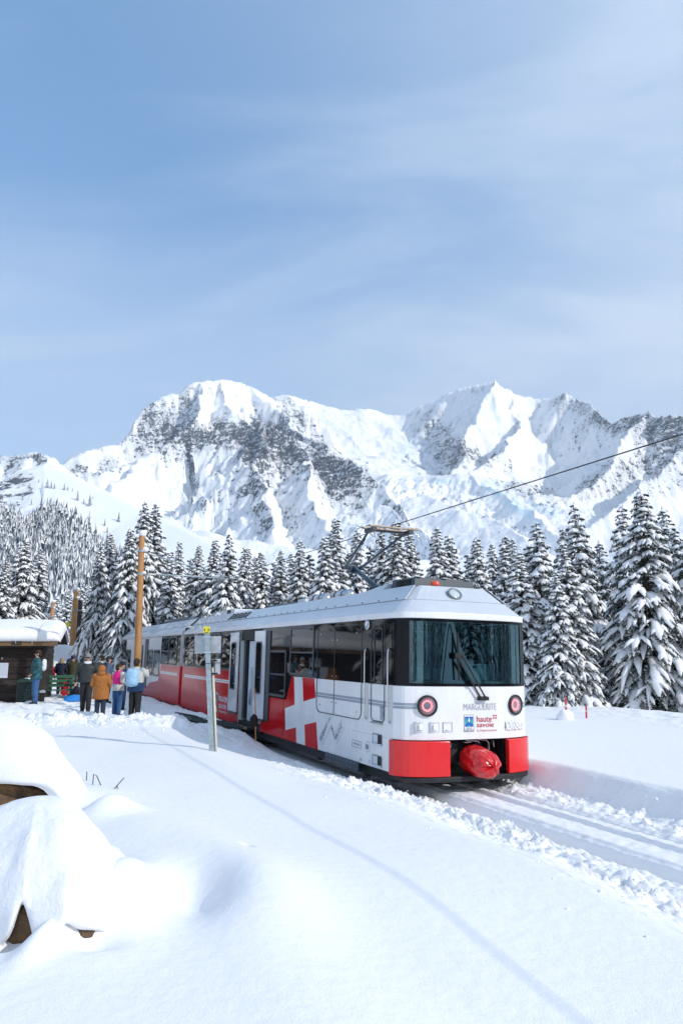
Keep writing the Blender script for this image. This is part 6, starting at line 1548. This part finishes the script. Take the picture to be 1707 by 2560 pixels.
    for i, (z, rx, ry) in enumerate(prof):
        oy = lean_*max(0, (z-.5))*3*h
        rings.append([(rx*h*math.cos(a)*(1+.022*math.sin(5*a+i*1.7)+.012*rnd.uniform(-1, 1)), oy+ry*h*math.sin(a)*(1+.03*math.sin(4*a+i*2.1)), z*h+.004*h*math.sin(3*a+i)) for a in [2*math.pi*j/22 for j in range(22)]])
    b.loft(rings); jk = b.build('coat', coat, e, smooth=True)
    if lower:
        b = MB(); b.loft([[(1.012*x, 1.012*y, z) for x, y, z in r] for r in rings[:4]]); b.build('coat_skirt', lower, e, smooth=True)
    sl = sleeve or coat
    for s in (-1, 1):
        n = 'l' if s < 0 else 'r'; A, Bq, Cq = J['sh'+n][0], J['el'+n][0], J['wr'+n][0]
        path = [(A[0]*.72, A[1], A[2]+.006*h), A]+[lerp(A, Bq, t) for t in (.35, .7)]+[Bq]+[lerp(Bq, Cq, t) for t in (.35, .7, .97)]
        rs = [.046, .050, .046, .043, .041, .038, .035, .031]
        b = MB(); b.tube(path, [r*h*(1+.05*math.sin(i*2.6)) for i, r in enumerate(rs)], n=14); b.build('sleeve', sl, e, smooth=True)
        b = MB(); d = Vector(Cq)-Vector(Bq); d.normalize(); c1 = Vector(Cq)-d*.012*h; b.tube([tuple(c1), tuple(c1+d*.018*h)], .033*h, n=14); b.build('cuff', M_wip if coat is not None else sl, e, smooth=True)
    if collar:
        b = MB(); b.loft([ell((0, lean_*h, z*h), r*h, r*h*.95, 18) for z, r in ((.80, .062), (.83, .066), (.855, .060), (.858, .050))], cap=False); b.build('collar', collar, e, smooth=True)
    hc = (0, hy, .915*h)
    if fluff:
        b = MB(); b.ball((0, hy+.02*h, .855*h), (.088*h, .07*h, .045*h), 20, 12, fn=lambda x, y, z: 1+.12*math.sin(17*x+9*y)*math.cos(13*z+7*y)); b.build('fur_collar', fluff, e, smooth=True)
    if hair:
        b = MB(); fx, fy = fd
        def hf(x, y, z):
            front = x*fx+y*fy
            k = 1.0+.04*math.sin(12*x+5*z)+.03*math.sin(17*y)
            if front > .35 and z < .45: k *= .80
            return k
        b.ball((hc[0]-fx*.006*h, hc[1]-fy*.006*h, .935*h), (.053*h, .060*h, .054*h), 18, 12, fn=hf)
        b.ball((hc[0]-fx*.022*h, hc[1]-fy*.022*h, .905*h), (.048*h, .046*h, .050*h), 14, 10); b.build('hair', hair, e, smooth=True)
    if hat:
        b = MB(); b.ball((hc[0], hc[1]+.002*h, .945*h), (.056*h, .062*h, .050*h), 18, 12, fn=lambda x, y, z: 1 if z > -.2 else .97); b.tube([(hc[0], hc[1], .925*h), (hc[0], hc[1], .945*h)], .060*h, n=18); b.build('knit_hat', hat, e, smooth=True)
    if hood:
        b = MB(); fx, fy = fd
        b.ball((hc[0]-fx*.012*h, hc[1]-fy*.012*h, .915*h), (.072*h, .078*h, .076*h), 20, 14, fn=lambda x, y, z: (.80 if (x*fx+y*fy) > .55 else 1)+.02*math.sin(6*x+4*z)); b.loft([ell((0, hy+.01*h, z*h), r*h, r*h, 18) for z, r in ((.80, .075), (.84, .072), (.87, .066))]); b.build('hood', hood, e, smooth=True)
    for s in (-1, 1):
        b = MB(); rx = (fd[1]*-1, fd[0]); c = (hc[0]+fd[0]*.047*h+rx[0]*s*.018*h, hc[1]+fd[1]*.047*h+rx[1]*s*.018*h, .915*h); b.ball(c, .0055*h, 8, 6); b.build('eye', M_wip, e)
        b = MB(); c = (hc[0]+rx[0]*s*.048*h, hc[1]+rx[1]*s*.048*h, .905*h); b.ball(c, (.010*h, .012*h, .019*h), 8, 6); b.build('ear', M_skin, e, smooth=True)
    b = MB(); c = (hc[0]+fd[0]*.049*h, hc[1]+fd[1]*.049*h, .886*h); b.ball(c, (.014*h, .006*h, .004*h), 8, 4); b.build('mouth', cloth_m, e)
    if glasses:
        b = MB(); rx = (-fd[1], fd[0]); 
        for s in (-1, 1):
            c = (hc[0]+fd[0]*.056*h+rx[0]*s*.020*h, hc[1]+fd[1]*.056*h+rx[1]*s*.020*h, .917*h); b.ball(c, (.017*h, .010*h, .012*h), 10, 6)
            b.tube([(hc[0]+fd[0]*.054*h+rx[0]*s*.034*h, hc[1]+fd[1]*.054*h+rx[1]*s*.034*h, .919*h), (hc[0]+rx[0]*s*.052*h, hc[1]+rx[1]*s*.052*h, .917*h)], .0035*h, n=5)
        b.tube([(hc[0]+fd[0]*.058*h-rx[0]*.03*h, hc[1]+fd[1]*.058*h-rx[1]*.03*h, .921*h), (hc[0]+fd[0]*.058*h+rx[0]*.03*h, hc[1]+fd[1]*.058*h+rx[1]*.03*h, .921*h)], .0035*h, n=5); b.build('sunglasses', M_wip, e)
    if extra: extra(e, h, J)
    return e
cloth_m = mat('lips', (.35, .12, .10), rough=.6)
HANG = {-1: ((-.155, .01, .63), (-.150, -.05, .50)), 1: ((.155, .01, .63), (.150, -.05, .50))}
POCK = {-1: ((-.165, .035, .64), (-.120, -.075, .555)), 1: ((.165, .035, .64), (.120, -.075, .555))}
HOLD = {-1: ((-.150, -.02, .64), (-.060, -.13, .68)), 1: ((.150, -.02, .64), (.060, -.13, .68))}
M_jean = cloth('blue_denim', (.02, .07, .19), (.05, .14, .30)); M_jeand = cloth('dark_denim', (.010, .018, .04), (.02, .035, .07)); M_blkt = cloth('black_trousers', (.007, .007, .008), (.015, .016, .018), rough=.7)
M_gryt = cloth('grey_trousers', (.26, .28, .31), (.36, .38, .40)); M_hairb = cloth('brown_hair', (.022, .014, .010), (.05, .03, .02), bump=.6, bs=40); M_hairg = cloth('grey_hair', (.22, .21, .20), (.35, .34, .33), bump=.5, bs=40)
M_teal = mat('teal_camouflage', (.010, .012, .030), rough=.6, var=.5, vscale=11, col2=(.015, .17, .19), bump=.5, bscale=8, bdist=.03); M_orco = cloth('rust_wool', (.30, .105, .020), (.42, .16, .035), vs=3)
M_blkj = cloth('black_jacket', (.010, .012, .014), (.035, .042, .045), rough=.6); M_olive = cloth('olive_parka', (.050, .052, .022), (.085, .082, .04)); M_navy = cloth('navy_coat', (.010, .014, .035), (.02, .03, .07)); M_redj = cloth('red_jacket', (.55, .015, .02), (.70, .03, .03))
M_lg = cloth('pale_grey_fleece', (.42, .43, .42), (.62, .62, .58), bump=.9, bs=7); M_pink = cloth('pink_fabric', (.75, .01, .20), (.85, .03, .28)); M_navyb = cloth('navy_shell', (.008, .03, .09), (.015, .05, .13)); M_ltb = cloth('pale_blue_nylon', (.30, .55, .78), (.42, .66, .84), rough=.6); M_fur = cloth('fur_trim', (.30, .24, .17), (.5, .42, .32), bump=1, bs=50)
M_white_c = cloth('white_fabric', (.65, .68, .72), (.75, .77, .80))
def pack(m, sz=(.105, .075, .14), z=.70, m2=None):
    def f(e, h, J):
        b = MB(); b.ball((0, .115*h, z*h), (sz[0]*h, sz[1]*h, sz[2]*h), 18, 12, fn=lambda x, y, zz: max(1e-6, abs(x)**4+abs(y)**4+abs(zz)**4)**-.25*.92*(1+.03*math.sin(8*x+6*zz)) if True else 1); p = b.build('backpack', m, e, smooth=True)
        b = MB(); b.ball((0, .175*h, (z-.04)*h), (sz[0]*.7*h, .03*h, sz[2]*.5*h), 14, 8); b.build('pocket', m2 or m, p, smooth=True)
        for s in (-1, 1):
            b = MB(); b.tube([(s*.055*h, .09*h, .80*h), (s*.075*h, .0, .825*h), (s*.085*h, -.075*h, .76*h), (s*.09*h, -.07*h, .66*h), (s*.10*h, .06*h, .60*h)], .013*h, n=6); b.build('shoulder_strap', m2 or m, e, smooth=True)
    return f
def P_at(px_, y_): p = at_y(px_, 1700, y_); return p[0]
def stand(px_, y_, dz=-.03): x = P_at(px_, y_); return (x, y_, gz(x, y_)+dz)
def height_to(px_top, y_, z0): return (at_y(853, px_top, y_)[2]-z0)/.995
def folk(px_, y_, top, **k):
    l = stand(px_, y_); H = height_to(top, y_, l[2]); return person(l, k.pop('face'), H, k.pop('label'), k.pop('coat'), k.pop('legs'), k.pop('arms'), group='people waiting by the tram', **k)
folk(90, 26.3, 1624, face=-62, label='man in teal and black camouflage jacket and jeans, sunglasses, facing the hut notices', coat=M_teal, legs=M_jean, arms=POCK, hair=M_hairb, glasses=True, hem=.46, width=1.2, extra=pack(M_white_c, (.075, .05, .115), .71, M_blkj), boots=M_blkt)
folk(122, 32.0, 1652, face=170, label='small person in a red hooded jacket half hidden by the hut corner', coat=M_redj, legs=M_gryt, arms=HANG, hood=M_redj, hem=.42, boots=M_wip)
folk(152, 31.5, 1643, face=175, label='person in navy coat with fur-trimmed hood seen from behind, next to the green bench', coat=M_navy, legs=M_blkt, arms=POCK, hair=M_fur, fluff=M_fur, hem=.44, width=1.2)
folk(177, 33.5, 1631, face=60, label='bald grey-haired man behind the olive parka, only head and shoulder showing', coat=M_navy, legs=M_blkt, arms=HANG, hair=None, hem=.5)
folk(180, 30.5, 1638, face=160, label='person in olive parka, navy knit hat and grey trousers seen from behind', coat=M_olive, legs=M_gryt, arms=HOLD, hat=M_navyb, hem=.45, width=1.25)
folk(217, 23.1, 1633, face=8, label='grey-haired man in black winter jacket and sunglasses walking towards the viewer', coat=M_blkj, legs=M_blkt, arms={-1: ((-.165, .02, .64), (-.165, -.05, .51)), 1: ((.160, .03, .65), (.120, -.06, .56))}, hair=M_hairg, glasses=True, hem=.50, width=1.22, stride=.35, collar=M_white_c)
folk(250, 29.0, 1637, face=-95, label='dark-haired person with pale scarf seen in profile behind the man in black', coat=M_blkj, legs=M_blkt, arms=HOLD, hair=M_hairb, collar=M_white_c, hem=.5)
folk(270, 27.5, 1640, face=110, label='person with short black hair in slate-blue jacket beyond the rust coat', coat=cloth('slate_blue', (.06, .085, .15), (.09, .12, .2)), legs=M_blkt, arms=POCK, hair=M_blkt, hem=.5, width=1.1)
folk(254, 20.6, 1662, face=184, label='person in knee-length rust-orange hooded coat seen from behind', coat=M_orco, legs=M_jeand, arms=POCK, hood=M_orco, hem=.36, width=1.38, boots=M_blkt)
folk(305, 24.0, 1653, face=60, label='person in black knit hat half hidden behind the pair in grey', coat=M_navyb, legs=M_jeand, arms=HOLD, hat=M_blkt, hem=.5)
folk(296, 21.6, 1658, face=150, label='person in grey hoodie with bright pink vest and jeans, leaning close to the backpacker', coat=M_pink, lower=M_lg, legs=M_jean, arms={-1: ((-.14, .03, .65), (-.05, -.11, .60)), 1: ((.17, -.06, .70), (.10, -.14, .85))}, hair=M_hairb, hem=.48, width=1.12, sleeve=M_lg, head_turn=-30, boots=M_blkt)
folk(340, 20.9, 1645, face=165, label='person in pale grey jacket with light blue backpack and black trousers, arms raised', coat=M_lg, legs=M_blkt, arms={-1: ((-.17, -.05, .70), (-.10, -.15, .80)), 1: ((.20, -.06, .70), (.12, -.17, .84))}, hair=M_hairb, hem=.45, width=1.25, lower=M_navyb, extra=pack(M_ltb, (.105, .085, .15), .67), boots=M_blkt, head_turn=20)
# ================================================================ SMALL THINGS IN THE NEAR SNOW
M_twig = mat('bare_twig', (.05, .035, .03), rough=.8)
def twig(px_, py_, paths, label):
    p = at_z(px_, py_, .80); z0 = gz(p[0], p[1]); p = at_z(px_, py_, z0); e = empty('bare_twig', (p[0], p[1], z0)); tag(e, label, 'twig', 'bare twigs poking out of the snow')
    b = MB()
    for q in paths: b.tube(q, .006, n=5)
    b.build('stem', M_twig, e, smooth=True)
twig(216, 1950, [[(0, 0, -.05), (.0, 0, .10)]], 'shortest upright bare twig, left of the bent one')
twig(252, 1962, [[(-.10, 0, -.02), (-.10, .01, .12), (-.06, .01, .10), (0, 0, -.01)]], 'hooked bare twig bending over to the right')
twig(283, 1972, [[(0, 0, -.02), (.06, 0, .05), (.12, .01, .12)], [(.045, 0, .03), (.05, 0, -.02)]], 'slanting bare twig farthest right')
# broken snow thrown up beside the track
rg7 = random.Random(21); b = MB()
ico_v = [(-.5257, 0, .8507), (.5257, 0, .8507), (-.5257, 0, -.8507), (.5257, 0, -.8507), (0, .8507, .5257), (0, .8507, -.5257), (0, -.8507, .5257), (0, -.8507, -.5257), (.8507, .5257, 0), (-.8507, .5257, 0), (.8507, -.5257, 0), (-.8507, -.5257, 0)]
ico_f = [(1, 4, 0), (4, 9, 0), (4, 5, 9), (8, 5, 4), (1, 8, 4), (1, 10, 8), (10, 3, 8), (8, 3, 5), (3, 2, 5), (3, 7, 2), (3, 10, 7), (10, 6, 7), (6, 11, 7), (6, 0, 11), (6, 1, 0), (10, 1, 6), (11, 0, 9), (2, 11, 9), (5, 2, 9), (11, 2, 7)]
LX = []
for i in range(5000):
    t = rg7.random()
    if t < .58: u, v = rg7.uniform(-10, 1.2), rg7.gauss(-1.9, .55)
    elif t < .78: u, v = rg7.uniform(-9, .5), rg7.gauss(.95, .22)
    elif t < .90: u, v = rg7.uniform(4, 17), rg7.gauss(-2.4, .5)
    else: u, v = rg7.uniform(4.5, 9), rg7.gauss(-4.6, 1.6)
    s = min(.05, abs(rg7.gauss(0, .011))+.005)
    if -.55 < v < .62: continue
    LX.append((OX+U[0]*u+R0[0]*v, OY+U[1]*u+R0[1]*v, s))
for i in range(900):
    LX.append((rg7.uniform(-10.5, -3.3), rg7.gauss(18.2, .8), min(.08, abs(rg7.gauss(0, .022))+.012)))
zz = ground_h(np.array([q[0] for q in LX]), np.array([q[1] for q in LX]))
for (x, y, s), z in zip(LX, zz):
    k = [rg7.uniform(.65, 1.3) for _ in range(12)]; fl = rg7.uniform(.6, 1)
    b.add([(x+vx*s*k[i], y+vy*s*k[i], z+vz*s*k[i]*fl-s*.1) for i, (vx, vy, vz) in enumerate(ico_v)], ico_f)
tag(b.build('snow_rubble', M_snow, None, smooth=True), kind='stuff', label='loose crumbs of snow thrown up along the track')
# rails, showing at the bottom of the grooves
M_rail = mat('rail_steel', (.10, .09, .085), rough=.5, metal=.7)
b = MB()
for v in (-.5, .5): 
    p0 = track_pt(-30, 0)+R0*v; p1 = track_pt(60, 0)+R0*v
    b.tube([(p0[0], p0[1], -.19), (p1[0], p1[1], -.19)], .03, n=4)
tag(b.build('rails', M_rail, None), kind='structure')
# chalet behind the viewer, mirrored in the windscreen
ch = empty('chalet', (14.7, 3.1, .2), R_(53)); ch.scale = (.62, .75, .72); tag(ch, 'snow-covered gabled chalet outside the picture, mirrored in the tram windscreen', 'chalet')
b = MB(); b.box(-2.4, 2.4, -3, 3, 0, 1.6); b.build('wall', M_plank[0], ch)
b = MB(); b.loft([[(-3.4, y, .5), (-.25, y, 4.3), (.25, y, 4.3), (3.4, y, .5), (3.1, y, 1.6), (.35, y, 4.9), (-.35, y, 4.9), (-3.1, y, 1.6)][::-1] for y in (-3.4, 3.4)]); b.build('roof_snow', M_csnow, ch, bevel=.15)
b = MB(); b.loft([[(-3.0, y, .4), (3.0, y, .4), (0, y, 4.25)] for y in (-3.2, 3.2)]); b.build('snow_drift', M_csnow, ch)
